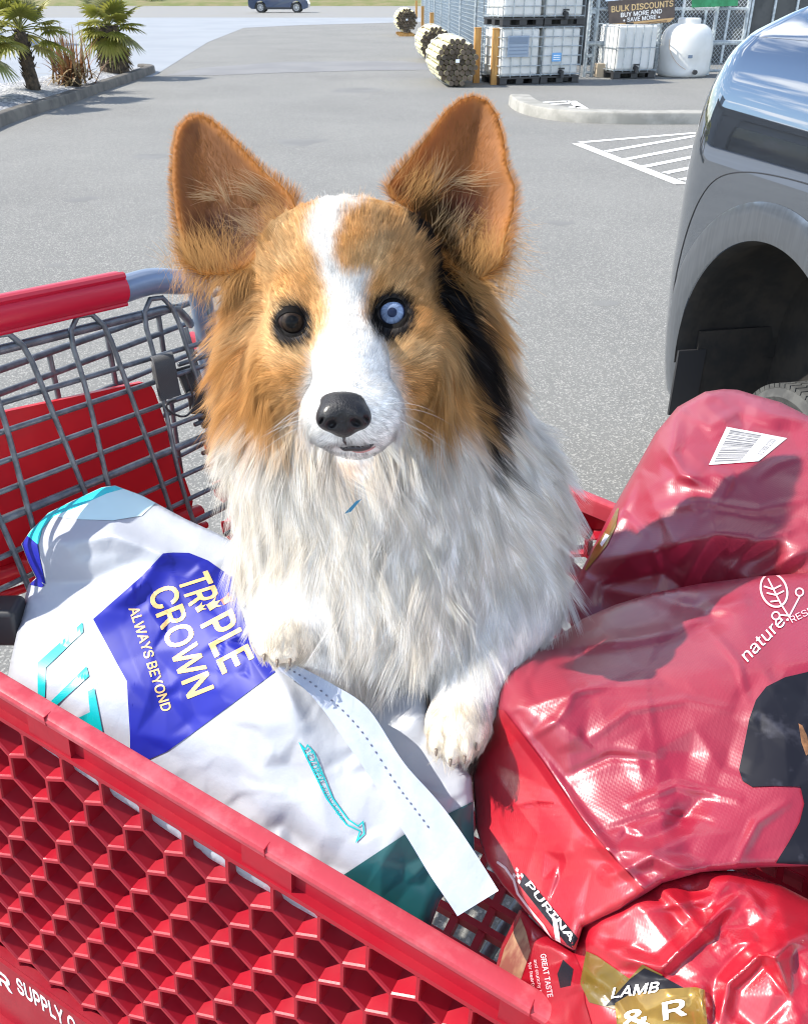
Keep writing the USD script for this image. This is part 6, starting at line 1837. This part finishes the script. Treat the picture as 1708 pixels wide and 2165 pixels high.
        wc_ = np.tile(np.array([0.80, 0.58, 0.34]) if nw < 100 else np.array([0.84, 0.46, 0.17]) * (0.05 if shade == 1 else 1.0), (nw, 1)) * rg.uniform(0.75, 1.1, nw)[:, None]
        fur('wisp', None, St, wc_ * 0.7, wc_, np.full(nw, 0.00045), o)
    return o


import shapely.ops
ear_m = mat('ear_skin', (0.5, 0.3, 0.2), 0.7, attr=True, trans=0.5)
earL_o = H([(130, 740), (90, 560), (74, 420), (78, 290), (96, 205), (140, 160), (185, 150), (235, 172), (300, 230), (380, 310), (450, 385), (510, 430), (560, 480), (578, 530), (540, 600), (470, 690), (400, 760), (300, 800), (200, 800)])
earR_o = H([(945, 440), (985, 385), (1050, 310), (1110, 235), (1180, 140), (1240, 90), (1295, 74), (1350, 95), (1388, 150), (1415, 240), (1430, 360), (1462, 440), (1455, 540), (1428, 640), (1400, 760), (1300, 830), (1200, 760), (1120, 640), (1040, 540), (960, 490)])
ear(earL_o, H([(130, 740)])[0], H([(560, 520)])[0], H([(165, 150)])[0], 0.812, 0.845, 0.030, -0.004, 1, np.array([0.34, 0.145, 0.052]), np.array([0.66, 0.27, 0.06]), (*H([(270, 630)])[0], 62, 48, np.array([0.075, 0.028, 0.020])),
    [(*H([(250, 480)])[0], *H([(130, 455)])[0], 8, 30, 0.03), (*H([(300, 500)])[0], *H([(260, 390)])[0], 8, 22, 0.03), (*H([(430, 470)])[0], *H([(330, 400)])[0], 14, 60, 0.03), (*H([(420, 620)])[0], *H([(340, 560)])[0], 16, 70, 0.03), (*H([(200, 740)])[0], *H([(150, 860)])[0], 26, 420, 0.03), (*H([(330, 750)])[0], *H([(250, 880)])[0], 30, 420, 0.03), (*H([(250, 800)])[0], *H([(235, 650)])[0], 30, 420, 0.03), (*H([(150, 760)])[0], *H([(120, 640)])[0], 20, 260, 0.03), (*H([(450, 690)])[0], *H([(400, 800)])[0], 26, 260, 0.03), (*H([(520, 610)])[0], *H([(470, 520)])[0], 22, 200, 0.03)])
ear(earR_o, H([(960, 470)])[0], H([(1430, 700)])[0], H([(1310, 80)])[0], 0.812, 0.845, 0.030, 0.004, 2, np.array([0.48, 0.20, 0.065]), np.array([0.66, 0.27, 0.065]), (*H([(1250, 560)])[0], 52, 62, np.array([0.16, 0.050, 0.030])),
    [(*H([(1110, 470)])[0], *H([(1225, 350)])[0], 10, 34, 0.03), (*H([(1210, 410)])[0], *H([(1390, 440)])[0], 9, 30, 0.03), (*H([(1040, 480)])[0], *H([(1130, 380)])[0], 20, 200, 0.03), (*H([(1070, 560)])[0], *H([(1140, 470)])[0], 26, 340, 1), (*H([(1150, 680)])[0], *H([(1220, 580)])[0], 24, 340, 1), (*H([(1330, 640)])[0], *H([(1440, 760)])[0], 28, 420, 0.03), (*H([(1300, 760)])[0], *H([(1400, 880)])[0], 30, 420, 0.03), (*H([(1180, 640)])[0], *H([(1260, 540)])[0], 20, 90, 0.03), (*H([(1210, 790)])[0], *H([(1280, 700)])[0], 22, 240, 1), (*H([(1270, 790)])[0], *H([(1340, 700)])[0], 22, 160, 0.03), (*H([(1080, 620)])[0], *H([(1130, 560)])[0], 20, 300, 1), (*H([(1330, 830)])[0], *H([(1370, 680)])[0], 30, 420, 0.03)], (*H([(1125, 610)])[0], 50, 56))

# ---- eyes
eye_m = mat('eye', (0.5, 0.5, 0.5), 0.5, attr=True, spec=0.06, coat=0.20, coat_r=0.01)
lid_m = mat('eye_lid', (0.005, 0.0045, 0.0045), 0.7, spec=0.1)


def ray_depth(x, y):
    z = np.linspace(0.66, 0.9, 481); d = bodyf(vat(np.full(481, x), np.full(481, y), z))
    return z[np.argmax(d < 0)]


def solid_depth(x, y):
    z = np.linspace(0.66, 0.9, 481); d = solidf(vat(np.full(481, x), np.full(481, y), z))
    return z[np.argmax(d < 0)]


def eyeball(c, r_px, iris, ring, pup, sclera, r_iris, r_pup, lab, tilt=0.0):
    Zs = solid_depth(*c); r = PX(r_px, Zs)
    cen = vat(c[0], c[1], Zs + r * 0.74)
    m = trimesh.creation.icosphere(5, r)
    look = unit(-cen); dt = unit(m.vertices) @ look; an = np.degrees(np.arccos(np.clip(dt, -1, 1)))
    vn = m.vertices; th_ = np.arctan2(vn[:, 1], vn[:, 0])
    fib = 0.5 + 0.5 * np.sin(th_ * 37 + 3 * np.sin(th_ * 11)); fib = 0.75 + 0.5 * fib * np.clip((an - r_pup) / 10, 0, 1)
    col = np.tile(sclera, (len(vn), 1))
    col = lerp(col, ring, np.clip((r_iris + 4 - an) / 3, 0, 1)); col = lerp(col, iris, np.clip((r_iris - 2 - an) / 5, 0, 1)) 
    col = np.where(((an < r_iris - 2) & (an > r_pup))[:, None], col * fib[:, None], col)
    col = lerp(col, pup, np.clip((r_pup - an) / 2.5, 0, 1))
    bulge = 1 + 0.05 * np.clip(1 - (an / (r_iris + 4)) ** 2, 0, 1)
    m = trimesh.Trimesh(cen + m.vertices * bulge[:, None], m.faces, process=False)
    o = ondog('eye', m, eye_m, smooth=True, col=col, label=lab)
    # lids: a collar from the almond opening out onto the face
    kth = np.linspace(0, 2 * math.pi, 56, endpoint=False)
    ck_, sk_ = np.cos(kth), np.sin(kth)
    ix = c[0] + 30.5 * ck_; iy = c[1] + np.where(sk_ < 0, 19.0 if c[0] < 700 else 22.0, 25.0) * sk_ * (1 - 0.30 * np.abs(ck_) ** 3) - tilt * ck_
    ox = c[0] + 42 * ck_; oy = c[1] + np.where(sk_ < 0, 36, 38) * sk_ - tilt * ck_
    rows = []
    for j, tq in enumerate((0.0, 0.10, 0.22, 0.45, 0.72, 1.0)):
        xx, yy = ix + (ox - ix) * tq, iy + (oy - iy) * tq
        zz = []
        for x_, y_ in zip(xx, yy):
            d_ = vat(x_, y_, 1.0); dn = d_ / np.linalg.norm(d_); oc = -cen; bb = dn @ cen; disc = bb * bb - cen @ cen + (1.075 * r) ** 2
            zsph = (dn * (bb - math.sqrt(max(disc, 0.0))))[2] if disc > 0 else 9.0
            zf = solid_depth(x_, y_)
            zz.append(min(zsph + (0.0009 if j == 0 else 0.0), zf + 0.002) if j < 5 else zf + 0.002)
        rows.append(vat(xx, yy, np.array(zz)))
    LVv = np.stack(rows); ii_ = np.arange(LVv.shape[0] * 56).reshape(LVv.shape[0], 56)
    qd = np.stack([ii_[:-1], ii_[1:], np.roll(ii_, -1, 1)[1:], np.roll(ii_, -1, 1)[:-1]], -1).reshape(-1, 4)
    ondog('eye_lid', trimesh.Trimesh(*meshkit.arrays((LVv.reshape(-1, 3), qd))[:2], process=False), lid_m, o, smooth=True)
    return o


eyeball(eyeL, 31, np.array([0.030, 0.020, 0.014]), np.array([0.012, 0.008, 0.006]), np.array([0.004, 0.004, 0.004]), np.array([0.03, 0.02, 0.018]), 47, 27, 'dark brown eye', -3)
eyeball(eyeR, 33, np.array([0.21, 0.275, 0.41]), np.array([0.02, 0.03, 0.08]), np.array([0.012, 0.02, 0.05]), np.array([0.02, 0.014, 0.014]), 50, 19, 'pale blue eye', 3)

# claws
claw_m = mat('claw', (0.16, 0.12, 0.09), 0.35, coat=0.3)
for cx_, cy_ in ((922, 1592), (952, 1614), (982, 1608), (1006, 1580), (559, 1392), (586, 1404), (613, 1402)):
    zc = ray_depth(cx_, cy_ - 6)
    zc = zc if zc < 0.88 and zc > 0.70 else (0.79 if cx_ > 800 else 0.822)
    ondog('claw', tube(np.array([vat(cx_, cy_ - 8, zc - 0.001), vat(cx_, cy_, zc - 0.004), vat(cx_, cy_ + 7, zc - 0.002)]), [0.0016, 0.0013, 0.0005], 8), claw_m, smooth=True)

# ---- nose and mouth
NZ = ray_depth(726, 872) - 0.690 + 0.0035
NOSE = [(E_(726, 868, 0.690 + NZ, 50, 32, 0.015), 0.0), (E_(698, 885, 0.690 + NZ, 30, 27, 0.014), 0.006), (E_(755, 883, 0.690 + NZ, 30, 27, 0.014), 0.006), (E_(726, 905, 0.693 + NZ, 24, 20, 0.012), 0.006), (E_(726, 846, 0.695 + NZ, 48, 18, 0.013), 0.006),
        (E_(699, 896, 0.675 + NZ, 13, 8.5, 0.010, 0.5), -0.003), (E_(753, 893, 0.675 + NZ, 13, 8.5, 0.010, -0.5), -0.003), (E_(727, 915, 0.676 + NZ, 2.5, 22, 0.006), -0.002), (E_(678, 890, 0.678 + NZ, 9, 3.5, 0.008, 0.9), -0.002), (E_(775, 886, 0.678 + NZ, 9, 3.5, 0.008, -0.9), -0.002)]
nf = lambda q: sdf(NOSE, q) + 0.00018 * (meshkit.noise(q * 1400) - 0.5)
nc = vat(726, 880, 0.690 + NZ)
nv_, nF = surface_nets(nf, nc - [0.026, 0.024, 0.020], nc + [0.026, 0.024, 0.022], 0.0008)
nose_m = mat('nose_leather', (0.0045, 0.0042, 0.005), 0.40, spec=0.35, vary=(0.009, 0.008, 0.0095), vscale=300.0, bump=0.8, bscale=700.0, bdist=0.0012, coat=0.25, coat_r=0.22)
ondog('nose', trimesh.Trimesh(nv_, np.vstack([nF[:, [0, 1, 2]], nF[:, [0, 2, 3]]]), process=False), nose_m, smooth=True)
lip_m = mat('lip_dark', (0.025, 0.016, 0.017), 0.4, coat=0.3); lip_p = mat('lip_pink', (0.50, 0.22, 0.21), 0.4, coat=0.2)


def line_on_face(pts, r, lift=0.001, n=30):
    c = CubicSpline(np.arange(len(pts)), np.array(pts, float))(np.linspace(0, len(pts) - 1, n))
    return tube(np.array([vat(x, y, ray_depth(x, y) - lift) for x, y in c]), np.interp(np.linspace(0, 1, n), [0, 0.15, 0.5, 0.85, 1], [0.2, 0.7, 1, 0.7, 0.2]) * r, 8)


ondog('mouth', line_on_face([(718, 945), (732, 949), (744, 947), (760, 948), (776, 945), (790, 939)], 0.0026), lip_m, smooth=True)
ondog('lip', line_on_face([(744, 953), (760, 954), (776, 951), (794, 944)], 0.0016, 0.0006), lip_p, smooth=True)
ondog('philtrum', line_on_face([(727, 922), (728, 932), (734, 942)], 0.0014), lip_m, smooth=True)
# whiskers
wh = []
for k in range(16):
    sd = -1 if k % 2 else 1
    x0, y0 = 745 + sd * rgf.uniform(50, 92), rgf.uniform(850, 915)
    a = vat(x0, y0, ray_depth(x0, y0)); L = rgf.uniform(0.030, 0.055)
    d = unit(np.array([sd * 1.0, rgf.uniform(-0.35, 0.25), rgf.uniform(-0.3, 0.35)]))
    wh.append([a + d * L * t2 + np.array([0, -0.35, 0.2]) * L * t2 ** 2 for t2 in np.linspace(0, 1, 6)])
wh = np.array(wh)
for k in range(16):
    fur('whisker', None, wh[k:k + 1], np.full((1, 3), 0.7), np.full((1, 3), 0.85), np.full(1, 0.00045))
# collar tag glinting through the chest fur
tag_m = mat('tag_metal', (0.05, 0.17, 0.26), 0.25, metal=0.7)
zt = ray_depth(745, 1072) - 0.020
ondog('collar_tag', trimesh.convex.convex_hull(np.vstack([vat(np.array([728, 752, 764, 742]), np.array([1086, 1060, 1055, 1082]), zt), vat(np.array([728, 752, 764, 742]), np.array([1086, 1060, 1055, 1082]), zt + 0.002)])), tag_m)
